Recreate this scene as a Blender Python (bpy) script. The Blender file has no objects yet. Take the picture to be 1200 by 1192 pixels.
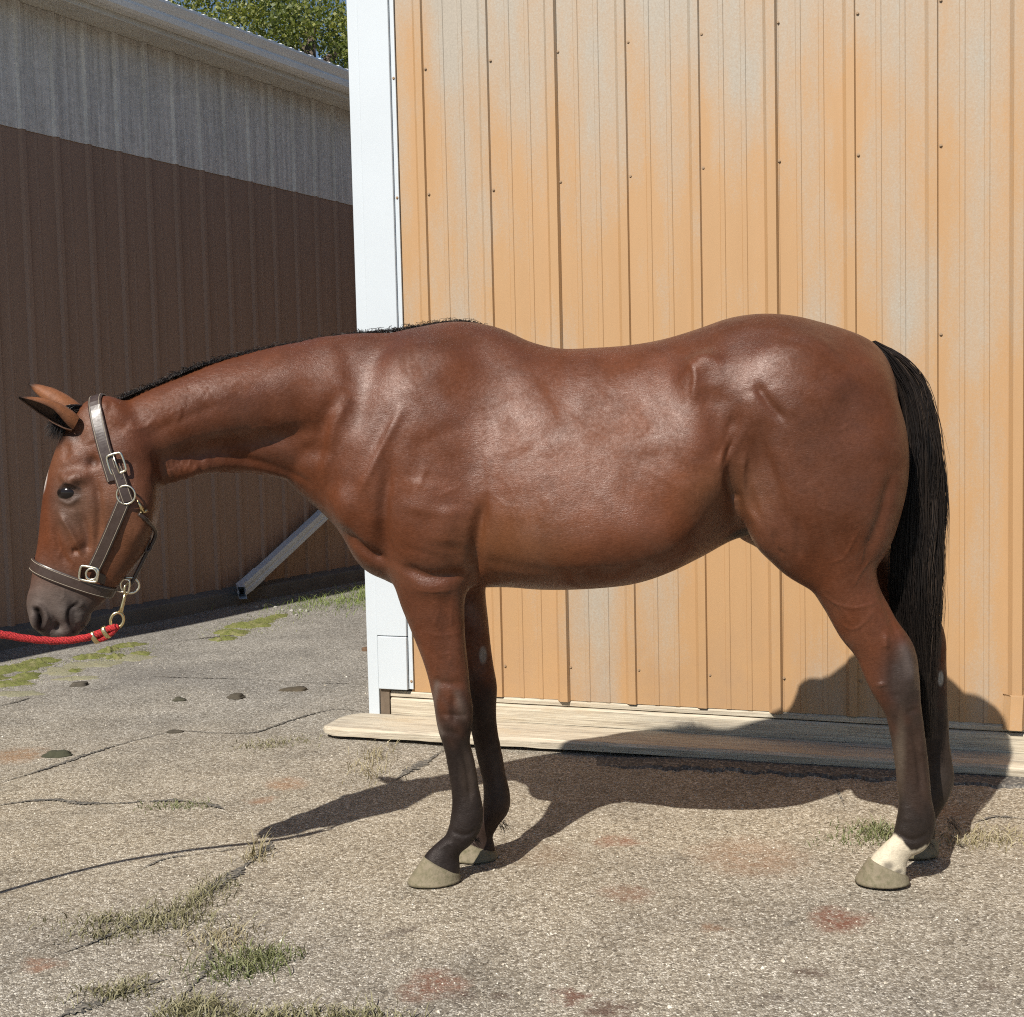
import bpy, bmesh, math, random
import numpy as np
from mathutils import Vector
from mathutils.bvhtree import BVHTree

random.seed(7)
RNG = np.random.default_rng(7)
scene = bpy.context.scene
COL = scene.collection
R = math.radians

# ------------------------------------------------------------------ camera
F_PX, CAM_H, PITCH, ROLL = 1430.0, 1.30, R(3.8), R(1.37)
fw = np.array([0, math.cos(PITCH), -math.sin(PITCH)])
_r0 = np.array([1.0, 0, 0]); _u0 = np.array([0, math.sin(PITCH), math.cos(PITCH)])
rt = _r0 * math.cos(ROLL) - _u0 * math.sin(ROLL)
up = _u0 * math.cos(ROLL) + _r0 * math.sin(ROLL)
CAM = np.array([0, 0, CAM_H])
cam_data = bpy.data.cameras.new('camera')
cam = bpy.data.objects.new('camera', cam_data); COL.objects.link(cam)
cam.location = CAM
from mathutils import Matrix
m3 = Matrix((rt, up, -fw)).transposed()
cam.rotation_euler = m3.to_euler()
cam_data.sensor_fit = 'HORIZONTAL'; cam_data.sensor_width = 36.0
cam_data.lens = 36.0 * F_PX / 1200.0
cam_data.clip_start = 0.05; cam_data.clip_end = 2000
scene.camera = cam

# ------------------------------------------------------------------ light
SX, SY = 0.52, 0.855                     # ground shadow offset per metre of height
sun_len = math.hypot(SX, SY)
SUN_ELEV = math.atan2(1.0, sun_len)
to_sun = Vector((-SX, -SY, 1.0)).normalized()
sd = bpy.data.lights.new('sun', 'SUN'); sd.energy = 5.0; sd.angle = R(0.53); sd.color = (1.0, 0.95, 0.87)
sun = bpy.data.objects.new('sun', sd); COL.objects.link(sun)
sun.rotation_euler = to_sun.to_track_quat('Z', 'Y').to_euler(); sun.location = to_sun * 30
world = bpy.data.worlds.new('World'); scene.world = world; world.use_nodes = True
wn = world.node_tree.nodes; wl = world.node_tree.links
sky = wn.new('ShaderNodeTexSky'); sky.sky_type = 'NISHITA'; sky.sun_disc = False
sky.sun_elevation = SUN_ELEV
sky.sun_rotation = math.atan2(to_sun.x, to_sun.y)
sky.air_density = 1.0; sky.dust_density = 0.4; sky.ozone_density = 2.0
wn['Background'].inputs['Strength'].default_value = 0.068
wl.new(sky.outputs[0], wn['Background'].inputs['Color'])
vs = scene.view_settings
vs.view_transform = 'Standard'; vs.look = 'None'; vs.gamma = 1.0; vs.exposure = 0.38; vs.use_curve_mapping = False

cy = scene.cycles; cy.max_bounces = 6; cy.diffuse_bounces = 3; cy.glossy_bounces = 2; cy.transmission_bounces = 2; cy.caustics_reflective = False; cy.caustics_refractive = False
cy.use_adaptive_sampling = True; cy.adaptive_threshold = 0.02; cy.use_denoising = False; cy.filter_width = 1.1

# ------------------------------------------------------------------ measuring helpers (photo point -> place)
def ray(x, y): return fw + (x - 600) / F_PX * rt - (y - 596) / F_PX * up
def P(x, y, D):
    d = ray(x, y); return CAM + d * (D / d[1])
def G(x, y, z=0.0):
    d = ray(x, y); return CAM + d * ((z - CAM_H) / d[2])

# ------------------------------------------------------------------ object helpers
def mesh_obj(name, verts, faces, mat=None, parent=None, smooth=False):
    me = bpy.data.meshes.new(name)
    me.from_pydata([tuple(map(float, v)) for v in verts], [], [tuple(f) for f in faces])
    me.update()
    if smooth: me.polygons.foreach_set('use_smooth', [True] * len(me.polygons))
    return link(name, me, mat, parent)
def link(name, me, mat=None, parent=None):
    o = bpy.data.objects.new(name, me); COL.objects.link(o)
    if mat: 
        if not me.materials: me.materials.append(mat)
    if parent: o.parent = parent
    return o
def fast_mesh(name, V, Fc, smooth=True):
    """V (n,3), Fc (m,k) constant-size faces."""
    me = bpy.data.meshes.new(name)
    V = np.asarray(V, np.float32); Fc = np.asarray(Fc, np.int32); k = Fc.shape[1]
    me.vertices.add(len(V)); me.vertices.foreach_set('co', V.ravel())
    me.loops.add(Fc.size); me.loops.foreach_set('vertex_index', Fc.ravel())
    me.polygons.add(len(Fc)); me.polygons.foreach_set('loop_start', np.arange(0, Fc.size, k, dtype=np.int32))
    me.update(calc_edges=True); me.validate()
    me.polygons.foreach_set('use_smooth', np.full(len(me.polygons), smooth))
    return me
def empty(name, loc=(0, 0, 0)):
    o = bpy.data.objects.new(name, None); COL.objects.link(o); o.location = loc
    o.empty_display_size = 0.1
    return o
def tag(o, label=None, cat=None, group=None, kind=None):
    if label: o['label'] = label
    if cat: o['category'] = cat
    if group: o['group'] = group
    if kind: o['kind'] = kind
    return o
def keep_parent(o, parent):
    """parent while keeping world-space vertex coordinates"""
    o.parent = parent; o.matrix_parent_inverse = Matrix.Translation(parent.location).inverted()
    return o
class MB:
    def __init__(s): s.v = []; s.f = []
    def quadstrip(s, A, B):
        n = len(s.v); s.v += list(A) + list(B); k = len(A)
        for i in range(k - 1): s.f.append((n + i, n + i + 1, n + k + i + 1, n + k + i))
    def box8(s, c):
        n = len(s.v); s.v += [tuple(x) for x in c]
        for f in ((0,3,2,1),(4,5,6,7),(0,1,5,4),(1,2,6,5),(2,3,7,6),(3,0,4,7)): s.f.append(tuple(n + i for i in f))
    def rings(s, rings, close=True, caps=True):
        n = len(s.v); k = len(rings[0])
        for r in rings: s.v += [tuple(p) for p in r]
        for i in range(len(rings) - 1):
            for j in range(k if close else k - 1):
                j2 = (j + 1) % k
                s.f.append((n + i*k + j, n + i*k + j2, n + (i+1)*k + j2, n + (i+1)*k + j))
        if caps:
            s.f.append(tuple(n + j for j in range(k))[::-1]); s.f.append(tuple(n + (len(rings)-1)*k + j for j in range(k)))
    def tube(s, pts, rad, seg=10, closed=False):
        pts = [Vector(p) for p in pts]; n = len(pts); rr = rad if hasattr(rad, '__len__') else [rad] * n
        rings = []; prev = None
        for i in range(n):
            if closed: t = pts[(i+1) % n] - pts[i-1]
            else: t = pts[min(i+1, n-1)] - pts[max(i-1, 0)]
            t.normalize()
            if prev is None:
                a = Vector((0, 0, 1)) if abs(t.z) < 0.9 else Vector((1, 0, 0))
                u = t.cross(a).normalized()
            else: u = (prev - t * prev.dot(t)).normalized()
            prev = u; w = t.cross(u)
            rings.append([pts[i] + (u * math.cos(q) + w * math.sin(q)) * rr[i] for q in [2*math.pi*j/seg for j in range(seg)]])
        if closed:
            rings.append(rings[0]); s.rings(rings, True, False)
        else: s.rings(rings, True, True)
    def build(s, name, mat, parent=None, smooth=False):
        o = mesh_obj(name, s.v, s.f, mat, None, smooth)
        if parent: keep_parent(o, parent)
        return o
def bevel(o, w=0.003, seg=2):
    b = o.modifiers.new('bevel', 'BEVEL'); b.width = w; b.segments = seg; b.limit_method = 'ANGLE'; b.angle_limit = R(40)
    return o
def catmull(pts, n):
    pts = [np.asarray(p, float) for p in pts]
    pts = [2*pts[0]-pts[1]] + pts + [2*pts[-1]-pts[-2]]
    out = []
    for i in range(1, len(pts) - 2):
        a, b, c, d = pts[i-1:i+3]
        for t in np.linspace(0, 1, n, endpoint=False):
            out.append(0.5*((2*b) + (c-a)*t + (2*a-5*b+4*c-d)*t*t + (3*b-a-3*c+d)*t**3))
    out.append(pts[-2]); return np.array(out)

# ------------------------------------------------------------------ material helpers
class NT:
    def __init__(s, name):
        s.m = bpy.data.materials.new(name); s.m.use_nodes = True
        s.n = s.m.node_tree.nodes; s.l = s.m.node_tree.links; s.b = s.n['Principled BSDF']
        s._obj = None
    def node(s, t, **kw):
        x = s.n.new(t)
        for k, v in kw.items(): setattr(x, k, v)
        return x
    def set(s, inp, v):
        if isinstance(v, bpy.types.NodeSocket): s.l.new(v, inp)
        elif isinstance(v, (tuple, list)) and inp.type == 'RGBA' and len(v) == 3: inp.default_value = (*v, 1)
        else: inp.default_value = v
    def P(s, **kw):
        for k, v in kw.items():
            s.set(s.b.inputs[k.replace('_', ' ')], v)
        return s
    @property
    def obj(s):
        if s._obj is None: s._obj = s.node('ShaderNodeTexCoord').outputs['Object']
        return s._obj
    def mapping(s, scale=(1,1,1), loc=(0,0,0), rot=(0,0,0), vec=None):
        m = s.node('ShaderNodeMapping'); s.l.new(vec or s.obj, m.inputs['Vector'])
        m.inputs['Scale'].default_value = scale; m.inputs['Location'].default_value = loc; m.inputs['Rotation'].default_value = rot
        return m.outputs[0]
    def noise(s, scale, detail=4, rough=0.5, vec=None, dist=0.0, col=False):
        t = s.node('ShaderNodeTexNoise'); s.l.new(vec or s.obj, t.inputs['Vector'])
        t.inputs['Scale'].default_value = scale; t.inputs['Detail'].default_value = detail; t.inputs['Roughness'].default_value = rough
        t.inputs['Distortion'].default_value = dist
        return t.outputs['Color' if col else 'Fac']
    def voronoi(s, scale, feature='F1', vec=None, rnd=1.0):
        t = s.node('ShaderNodeTexVoronoi', feature=feature); s.l.new(vec or s.obj, t.inputs['Vector'])
        t.inputs['Scale'].default_value = scale; t.inputs['Randomness'].default_value = rnd
        return t
    def ramp(s, fac, stops, interp='LINEAR'):
        r = s.node('ShaderNodeValToRGB'); s.l.new(fac, r.inputs[0]); cr = r.color_ramp; cr.interpolation = interp
        while len(cr.elements) < len(stops): cr.elements.new(0.5)
        for e, (p, c) in zip(cr.elements, stops):
            e.position = p; e.color = (*c, 1) if hasattr(c, '__len__') else (c, c, c, 1)
        return r.outputs[0]
    def mix(s, fac, a, b, mode='MIX'):
        x = s.node('ShaderNodeMix', data_type='RGBA', blend_type=mode)
        s.set(x.inputs[0], fac); s.set(x.inputs[6], a); s.set(x.inputs[7], b)
        return x.outputs[2]
    def math(s, op, a, b=0.0, clamp=False):
        x = s.node('ShaderNodeMath', operation=op); x.use_clamp = clamp
        s.set(x.inputs[0], a); s.set(x.inputs[1], b); return x.outputs[0]
    def bump(s, h, strength=0.3, dist=0.01, normal=None):
        x = s.node('ShaderNodeBump'); s.l.new(h, x.inputs['Height']); x.inputs['Strength'].default_value = strength
        x.inputs['Distance'].default_value = dist
        if normal: s.l.new(normal, x.inputs['Normal'])
        return x.outputs[0]
    def attr(s, name, out='Color'):
        a = s.node('ShaderNodeAttribute'); a.attribute_name = name; return a.outputs[out]
    def sep(s, vec=None):
        x = s.node('ShaderNodeSeparateXYZ'); s.l.new(vec or s.obj, x.inputs[0]); return x.outputs

def simple(name, col, rough=0.5, metal=0.0, var=0.0, vscale=20, bump=0.0, bscale=80, **kw):
    t = NT(name)
    c = col
    if var: c = t.mix(t.noise(vscale, 5), tuple(x*(1-var) for x in col), tuple(min(1, x*(1+var)) for x in col))
    t.P(Base_Color=c, Roughness=rough, Metallic=metal, **kw)
    if bump: t.P(Normal=t.bump(t.noise(bscale, 4), bump, 0.002))
    return t.m
# ================================================================== GROUND
def mat_ground():
    t = NT('chip_seal_asphalt')
    v1 = t.voronoi(140); v2 = t.voronoi(72); 
    big = t.noise(0.55, 3, 0.6)
    mid = t.noise(3.0, 4, 0.65)
    spk = t.noise(170, 2, .8)
    # stone chips of mixed size: small ones everywhere, larger pale ones where the second cell layer is light
    r1 = t.sep(v1.outputs['Color'])[0]; r2 = t.sep(v2.outputs['Color'])[1]
    v = t.math('ADD', t.math('MULTIPLY', r1, .62), t.math('MULTIPLY', spk, .75))
    v = t.math('SUBTRACT', v, .18)
    bigchip = t.math('MULTIPLY', t.math('GREATER_THAN', r2, .80), t.math('LESS_THAN', v2.outputs['Distance'], .36))
    v = t.math('ADD', v, t.math('MULTIPLY', bigchip, .30))
    tan = t.ramp(v, [(0.10, (.085, .068, .048)), (0.32, (.27, .22, .155)), (0.52, (.385, .325, .235)), (0.72, (.52, .455, .35)), (.94, (.72, .65, .53))])
    gry = t.ramp(v, [(0.10, (.075, .068, .058)), (0.32, (.205, .187, .158)), (0.52, (.29, .268, .232)), (0.72, (.41, .385, .34)), (.94, (.68, .645, .58))])
    # tan grit lies in front of the barn, greyer surface towards the shed and towards the photographer
    xyz = t.sep()
    zone = t.math('ADD', t.math('MULTIPLY', t.math('ABSOLUTE', t.math('SUBTRACT', xyz[1], 3.9)), -0.42), 1.05)
    zone = t.math('ADD', zone, t.math('MULTIPLY', t.math('SUBTRACT', big, 0.5), 1.3), clamp=True)
    c = t.mix(zone, gry, tan)
    edge = t.voronoi(140, 'DISTANCE_TO_EDGE').outputs['Distance']
    c = t.mix(.75, c, t.ramp(edge, [(0.0, .38), (.10, 1.0)]), 'MULTIPLY')
    patch = t.ramp(mid, [(0.3, 0.78), (0.5, 1.0), (0.72, 1.12)])
    c = t.mix(0.85, c, patch, 'MULTIPLY')
    dk = t.ramp(t.noise(19, 3, .65), [(.66, 0), (.74, .65)])
    c = t.mix(dk, c, (.085, .066, .048))
    wear = t.ramp(t.noise(1.5, 4, .6, vec=t.mapping(loc=(4, 2, 0))), [(.42, 0), (.66, .5)])
    c = t.mix(wear, c, t.mix(1.0, c, (.68, .68, .70), 'MULTIPLY'))
    # rust and manure stains with shapes of their own
    wob = t.noise(9.0, 3, 0.7, col=True)
    wv = t.node('ShaderNodeVectorMath', operation='MULTIPLY_ADD'); t.l.new(wob, wv.inputs[0])
    wv.inputs[1].default_value = (0.16, 0.16, 0); t.l.new(t.obj, wv.inputs[2])
    breakup = t.noise(38, 2, 0.7)
    for (px, py, r, col, s) in [(985,1076,.075,(.16,.045,.022),.85),(725,986,.06,(.22,.075,.035),.6),(880,1000,.16,(.27,.13,.06),.45),(540,1161,.035,(.05,.02,.014),.8),
            (505,1150,.07,(.19,.06,.03),.65),(716,1179,.05,(.07,.025,.016),.85),(950,1138,.032,(.07,.04,.028),.85),(932,1082,.02,(.05,.04,.03),.6),(45,1131,.045,(.25,.1,.05),.6),
            (665,1163,.03,(.12,.035,.02),.8),(735,1045,.07,(.2,.08,.04),.5),(795,1001,.03,(.07,.05,.035),.6),(335,916,.08,(.3,.14,.06),.5),(20,882,.12,(.3,.15,.06),.6),
            (1150,1150,.03,(.08,.05,.035),.7),(590,1162,.03,(.06,.03,.02),.75),(840,1085,.03,(.2,.09,.04),.6),(310,936,.05,(.3,.14,.07),.5),(1100,950,.1,(.25,.13,.06),.5),(640,1000,.1,(.2,.12,.07),.4),
            (175,790,.25,(.12,.11,.10),.5),(470,1090,.04,(.07,.05,.04),.6),(900,1165,.03,(.07,.05,.04),.6)]:
        g = G(px, py)
        d = t.node('ShaderNodeVectorMath', operation='DISTANCE'); t.l.new(wv.outputs[0], d.inputs[0]); d.inputs[1].default_value = (g[0]+.08, g[1]+.08, 0)
        f = t.ramp(d.outputs['Value'], [(0.0, s), (r*.6, s*.8), (r*1.3, 0.0)])
        f = t.math('MULTIPLY', f, t.ramp(breakup, [(.3, .25), (.55, 1.0)]))
        c = t.mix(f, c, col)
    h = t.math('ADD', t.math('MULTIPLY', t.ramp(edge, [(0, 0), (.3, 1)]), t.math('ADD', t.math('MULTIPLY', r1, .8), .2)), t.math('ADD', t.math('MULTIPLY', spk, .8), t.math('MULTIPLY', bigchip, .5)))
    n = t.bump(h, 0.6, 0.005)
    n = t.bump(mid, 0.35, 0.03, n)
    t.P(Base_Color=c, Roughness=0.86, Normal=n)
    t.b.inputs['Specular IOR Level'].default_value = 0.3
    return t.m
M_ground = mat_ground()
# near patch with real, gentle undulation inside one sheet that reaches the horizon
def build_ground():
    xs = np.concatenate([[-400, -120, -40, -14], np.arange(-7, 7.01, 0.08), [14, 40, 120, 400]])
    ys = np.concatenate([[-300, -80, -20, -6], np.arange(0, 13.01, 0.08), [20, 50, 150, 600]])
    X, Y = np.meshgrid(xs, ys, indexing='ij')
    Z = 0.004*np.sin(X*1.3+.4)*np.sin(Y*1.7) + 0.003*np.sin(X*3.1+Y*2.2) + .002*np.sin(X*6.7-Y*5.1)
    Z *= (np.abs(X) < 7.1)*(Y > -.1)*(Y < 13.1)
    Z -= 0.006
    nx, ny = X.shape
    V = np.stack([X, Y, Z], -1).reshape(-1, 3)
    i, j = np.meshgrid(np.arange(nx-1), np.arange(ny-1), indexing='ij')
    a = (i*ny + j).ravel()
    Fc = np.stack([a, a+ny, a+ny+1, a+1], 1)
    o = link('ground', fast_mesh('ground', V, Fc), M_ground)
    tag(o, 'worn tan and grey chip-seal asphalt yard', 'ground', kind='structure')
    return o
ground = build_ground()

def mat_tar():
    t = NT('tar_filled_crack')
    c = t.ramp(t.voronoi(120).outputs['Color'], [(0, (.045,.042,.036)), (.55, (.11,.10,.085)), (1, (.30,.26,.20))])
    t.P(Base_Color=c, Roughness=.9, Normal=t.bump(t.noise(160, 4), .6, .004)); return t.m
M_tar = mat_tar()
def crack(pts, w, zz=0.0015):
    """thin ragged strip of dark filler lying in a crack of the asphalt"""
    g = catmull([G(*p)[:2] for p in pts], 40)
    n = len(g); T = np.gradient(g, axis=0); T /= np.linalg.norm(T, axis=1)[:, None]
    N = np.stack([-T[:, 1], T[:, 0]], 1)
    jit = np.cumsum(RNG.normal(0, .0012, n)); jit -= np.linspace(0, jit[-1], n)
    wl_ = w*.5*(.2 + 1.1*RNG.random(n)); wr_ = w*.5*(.2 + 1.1*RNG.random(n)); lull = .35+.65*np.clip(1.2*np.sin(np.linspace(0, 9, n)+RNG.random()*6)+.6, 0, 1); wl_ *= lull; wr_ *= lull
    end = np.minimum(np.arange(n), np.arange(n)[::-1])/18.0; end = np.clip(end, .15, 1)
    A = g + N*(jit + wl_*end)[:, None]; B = g + N*(jit - wr_*end)[:, None]
    mb = MB()
    z = [0.004*math.sin(p[0]*1.3+.4)*math.sin(p[1]*1.7)+0.003*math.sin(p[0]*3.1+p[1]*2.2)+.002*math.sin(p[0]*6.7-p[1]*5.1)-.006+zz+.0025 for p in g]
    mb.quadstrip([(*p, q) for p, q in zip(B, z)], [(*p, q) for p, q in zip(A, z)])
    return mb.build('asphalt_crack', M_tar, ground)
for pts, w in [([(-20,922),(60,895),(130,873),(200,856)], .028), ([(205,855),(250,859),(300,858),(345,843),(390,831),(436,833)], .02),
               ([(-20,945),(45,935),(100,938),(140,938),(170,936)], .03), ([(170,937),(205,935),(240,939),(262,946)], .035),
               ([(150,1020),(200,1001),(240,997),(285,991)], .010), ([(318,985),(300,1005),(270,1028),(222,1056)], .05),
               ([(222,1056),(170,1078),(110,1103),(60,1122)], .02), ([(60,1196),(100,1178),(135,1166),(195,1145)], .045),
               ([(160,792),(250,795),(340,798),(437,801)], .012), ([(520,878),(490,896),(458,917)], .06), ([(195,752),(240,746),(290,741)], .03),
               ([(395,700),(430,702)], .02), ([(975,915),(980,932),(990,945)], .010), ([(-10,827),(20,822),(40,815)], .03), ([(1135,965),(1170,958),(1210,961)], .02),
               ([(205,1180),(230,1150),(245,1120),(240,1085)], .02)]:
    crack(pts, w)

# loose chips, too many to count
def build_chips():
    base = [(1,0,0),(-.6,.8,0),(-.6,-.7,.1),(.1,.1,.75),(.2,.5,.4),(.1,-.5,.45)]
    fac = [(0,4,3),(4,1,3),(1,2,3),(2,5,3),(5,0,3),(0,1,4),(1,0,2),(0,5,2)]
    V = []; Fc = []
    n = 9000
    for i in range(n):
        y = 2.35 + 5.0*random.random()**1.7
        x = random.uniform(-.52, .52)*y
        s = random.uniform(.0018, .0048)*(1.8 if random.random() < .03 else 1)
        a = random.random()*6.28; ca, sa = math.cos(a), math.sin(a); k = len(V)
        z = 0.004*math.sin(x*1.3+.4)*math.sin(y*1.7)+0.003*math.sin(x*3.1+y*2.2)+.002*math.sin(x*6.7-y*5.1)-.0065
        for p in base: V.append((x+(p[0]*ca-p[1]*sa)*s, y+(p[0]*sa+p[1]*ca)*s, z+p[2]*s))
        Fc += [tuple(k+q for q in f) for f in fac]
    t = NT('loose_chip'); 
    c = t.ramp(t.noise(35, 2), [(.3, (.14,.12,.09)), (.5, (.42,.37,.29)), (.68, (.68,.63,.53))]); t.P(Base_Color=c, Roughness=.8)
    o = link('loose_chippings', fast_mesh('loose_chippings', V, Fc, False), t.m)
    tag(o, 'loose pale stone chippings strewn over the asphalt yard', 'gravel', kind='stuff')
build_chips()

# ================================================================== TAN BARN
WA = G(483, 811, .15); WB = G(1190, 850, .15)
wdir = (WB - WA); wdir /= np.linalg.norm(wdir); wdir = np.array([wdir[0], wdir[1], 0])
wout = np.array([wdir[1], -wdir[0], 0]); 
if wout[1] > 0: wout = -wout                         # towards the yard
WA0 = np.array([WA[0], WA[1], 0])
def WP(s, d, z): return tuple(WA0 + wdir*s + wout*d + np.array([0, 0, z]))
PITCH_R = 0.2925; S0 = 0.141
def mat_tan():
    t = NT('weathered_tan_steel')
    st = t.mapping(scale=(1, 1, .12))
    streak = t.noise(9, 6, .65, vec=st)
    big = t.noise(1.6, 4, .6, vec=t.mapping(scale=(1.4, 1.4, .55), loc=(3.1, 0, 0)))
    speck = t.noise(130, 3, .7)
    xyz = t.sep()
    high = t.ramp(xyz[2], [(0.0, .42), (.45, .28), (.62, .34), (1.0, 1.0)])
    high.node.inputs[0].links[0]
    z = t.math('DIVIDE', xyz[2], 3.2)
    t.l.new(z, high.node.inputs[0])
    along = t.sep(t.mapping(rot=(0, 0, -math.atan2(wdir[1], wdir[0]))))[0]
    fr = t.math('FRACT', t.math('DIVIDE', t.math('SUBTRACT', along, float(WA0 @ wdir) + S0), PITCH_R))
    flat = t.math('SUBTRACT', 1.0, t.math('ABSOLUTE', t.math('SUBTRACT', t.math('MULTIPLY', fr, 2.0), 1.0)))
    sheet = t.math('FLOOR', t.math('DIVIDE', t.math('SUBTRACT', along, float(WA0 @ wdir) + S0), PITCH_R))
    wn_ = t.node('ShaderNodeTexWhiteNoise', noise_dimensions='1D'); t.l.new(sheet, wn_.inputs['W'])
    f = t.math('ADD', t.math('MULTIPLY', big, 1.5), t.math('MULTIPLY', streak, .55))
    f = t.math('ADD', f, t.math('MULTIPLY', high, .55))
    f = t.math('ADD', f, t.math('MULTIPLY', speck, .40))
    f = t.math('ADD', f, t.math('MULTIPLY', flat, .16))
    f = t.math('ADD', f, t.math('MULTIPLY', wn_.outputs['Value'], .15))
    f2 = t.math('MULTIPLY', f, .5)
    fade = t.ramp(f2, [(.78, 0.0), (.89, .5), (1.0, .95)])
    tan = t.mix(streak, (.375, .222, .105), (.435, .266, .132))
    chalk = t.mix(speck, (.245, .215, .175), (.43, .385, .315))
    c = t.mix(fade, tan, chalk)
    low = t.ramp(xyz[2], [(0.1, .8), (.7, 0)])
    dirt = t.math('MULTIPLY', low, t.ramp(t.noise(5, 5, .7), [(.4, 0), (.7, .6)]))
    c = t.mix(dirt, c, (.30, .2, .13))
    t.P(Base_Color=c, Roughness=.55, Normal=t.bump(t.noise(7, 3, .5, vec=t.mapping(scale=(1, 1, .3))), .12, .02))
    t.b.inputs['Specular IOR Level'].default_value = .35
    return t.m
M_tan = mat_tan()
M_white = simple('white_trim_paint', (.50, .54, .57), .45, var=.06, vscale=3, bump=.05, bscale=30)
M_screw = simple('screw_head', (.30, .20, .115), .7, 0.0)
M_dark = simple('dark_gap', (.03, .028, .025), .9)
barn = empty('tan_metal_barn', tuple(WA0)); tag(barn, 'tan ribbed steel barn wall with white corner trim behind the horse', 'barn')
def rib_profile(s_line, h=.013):
    return [(s_line-.050, 0), (s_line-.036, h), (s_line-.007, h), (s_line-.002, .001)]
def panel_profile(s_a, s_b, ribs, seam_h=.003):
    pts = [(s_a, 0)]
    for r in ribs:
        pr = rib_profile(r)
        for q in pr:
            if s_a <= q[0] <= s_b: pts.append(q)
        for off in (.080, .165):
            for q in ((off-.011, 0), (off-.008, .0028), (off+.008, .0028), (off+.011, 0)):
                if s_a < r+q[0] < s_b: pts.append((r+q[0], q[1]))
    pts.append((s_b, 0)); pts.sort()
    return pts
def siding_panel(s_a, s_b, ribs, z0, z1, extra=0.0):
    pr = panel_profile(s_a, s_b, ribs)
    mb = MB()
    zs = [z0, z1]
    front = [[WP(s, d+extra, z) for s, d in pr] for z in zs]
    back = [[WP(s, d+extra-.003, z) for s, d in pr] for z in zs]
    k = len(pr)
    mb.rings([front[0]+back[0][::-1], front[1]+back[1][::-1]], True, False)
    return mb.build('siding_panel', M_tan, barn)
ribs = [S0 + PITCH_R*k for k in range(-1, 24)]
edges = [-.0, S0+PITCH_R*2+.006, S0+PITCH_R*5+.006, S0+PITCH_R*8+.006, S0+PITCH_R*11+.006, S0+PITCH_R*14+.006, S0+PITCH_R*17+.006]
for i in range(len(edges)-1):
    e0, e1 = edges[i], edges[i+1]
    siding_panel(e0 - (.0 if i == 0 else .004), e1, [r for r in ribs if e0-.05 < r < e1+.05], .152, 3.45, .0025*(i % 2))
# raised lap rib at each sheet seam
for e in edges[1:4]:
    mb = MB(); r = e-.006
    pr = [(r-.052, .001), (r-.038, .019), (r-.005, .019), (r+.002, .002)]
    mb.rings([[WP(s, d+.003, z) for s, d in pr]+[WP(s, d-.0005, z) for s, d in pr[::-1]] for z in (.148 if e < edges[3]-.1 else .20, 3.449)], True, True)
    mb.build('lap_seam', M_tan, barn)
# bent torn foot of the last seam at the right edge
mb = MB(); r = edges[3]-.006
mb.rings([[WP(s+ds, d+dd, z) for s, d in [(r-.066, .004), (r-.044, .026), (r-.002, .026), (r+.006, .004)]]+[WP(s+ds, d+dd-.004, z) for s, d in [(r-.066, .004), (r-.044, .026), (r-.002, .026), (r+.006, .004)][::-1]] for z, ds, dd in ((.138, -.004, .012), (.23, 0, .004), (.262, .002, .002), (.268, -.004, .001))], True, True)
mb.build('rib_foot', M_tan, barn)
# screws
smb = MB()
ring = lambda r, z: [(r*math.cos(a), r*math.sin(a), z) for a in [math.pi/4*k for k in range(8)]]
smb.rings([ring(.0062, 0), ring(.0062, .0016), ring(.004, .0018), ring(.004, .0045)], True, True)
sc_me = bpy.data.meshes.new('screw'); sc_me.from_pydata(smb.v, [], smb.f); sc_me.materials.append(M_screw)
quat = Vector(wout).to_track_quat('Z', 'Y')
def screw(pos):
    o = bpy.data.objects.new('screw', sc_me); COL.objects.link(o); o.rotation_mode = 'QUATERNION'; o.rotation_quaternion = quat
    o.location = Vector(pos); keep_parent(o, barn)
for r in ribs[1:13]:
    for z in (.29, 1.604, 2.292, 2.812, .95):
        screw(WP(r+.006, .003, z + random.uniform(-.006, .006)))
# corner trim: pieces as nailed up
def slab(name, s0, s1, d0, d1, z0, z1, mat, par=None, bev=.003, skew=(0,0,0,0)):
    mb = MB()
    mb.box8([WP(s0+skew[0], d0, z0), WP(s1+skew[1], d0, z0), WP(s1+skew[1], d1, z0), WP(s0+skew[0], d1, z0),
             WP(s0+skew[2], d0, z1), WP(s1+skew[3], d0, z1), WP(s1+skew[3], d1, z1), WP(s0+skew[2], d1, z1)])
    o = mb.build(name, mat, par or barn)
    if bev: bevel(o, bev)
    return o
slab('corner_trim', -.152, -.008, .002, .026, .40, 3.45, M_white)
slab('trim_flange', -.008, .012, .004, .012, .165, 3.44, M_white, bev=.001)
slab('trim_patch', -.148, -.010, .002, .029, .163, .397, M_white, skew=(0, 0, 0, .002))
slab('corner_strip', -.205, -.1525, -.03, .018, .035, 3.44, M_white)
M_wood_dark = simple('old_dark_wood', (.13, .095, .065), .85, var=.4, vscale=25, bump=.4, bscale=50)
slab('corner_post', -.150, -.105, -.04, .012, .03, .1625, M_wood_dark)
for z in (2.79, 2.29, 1.6, .20): screw(WP(.004, .012, z))
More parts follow.
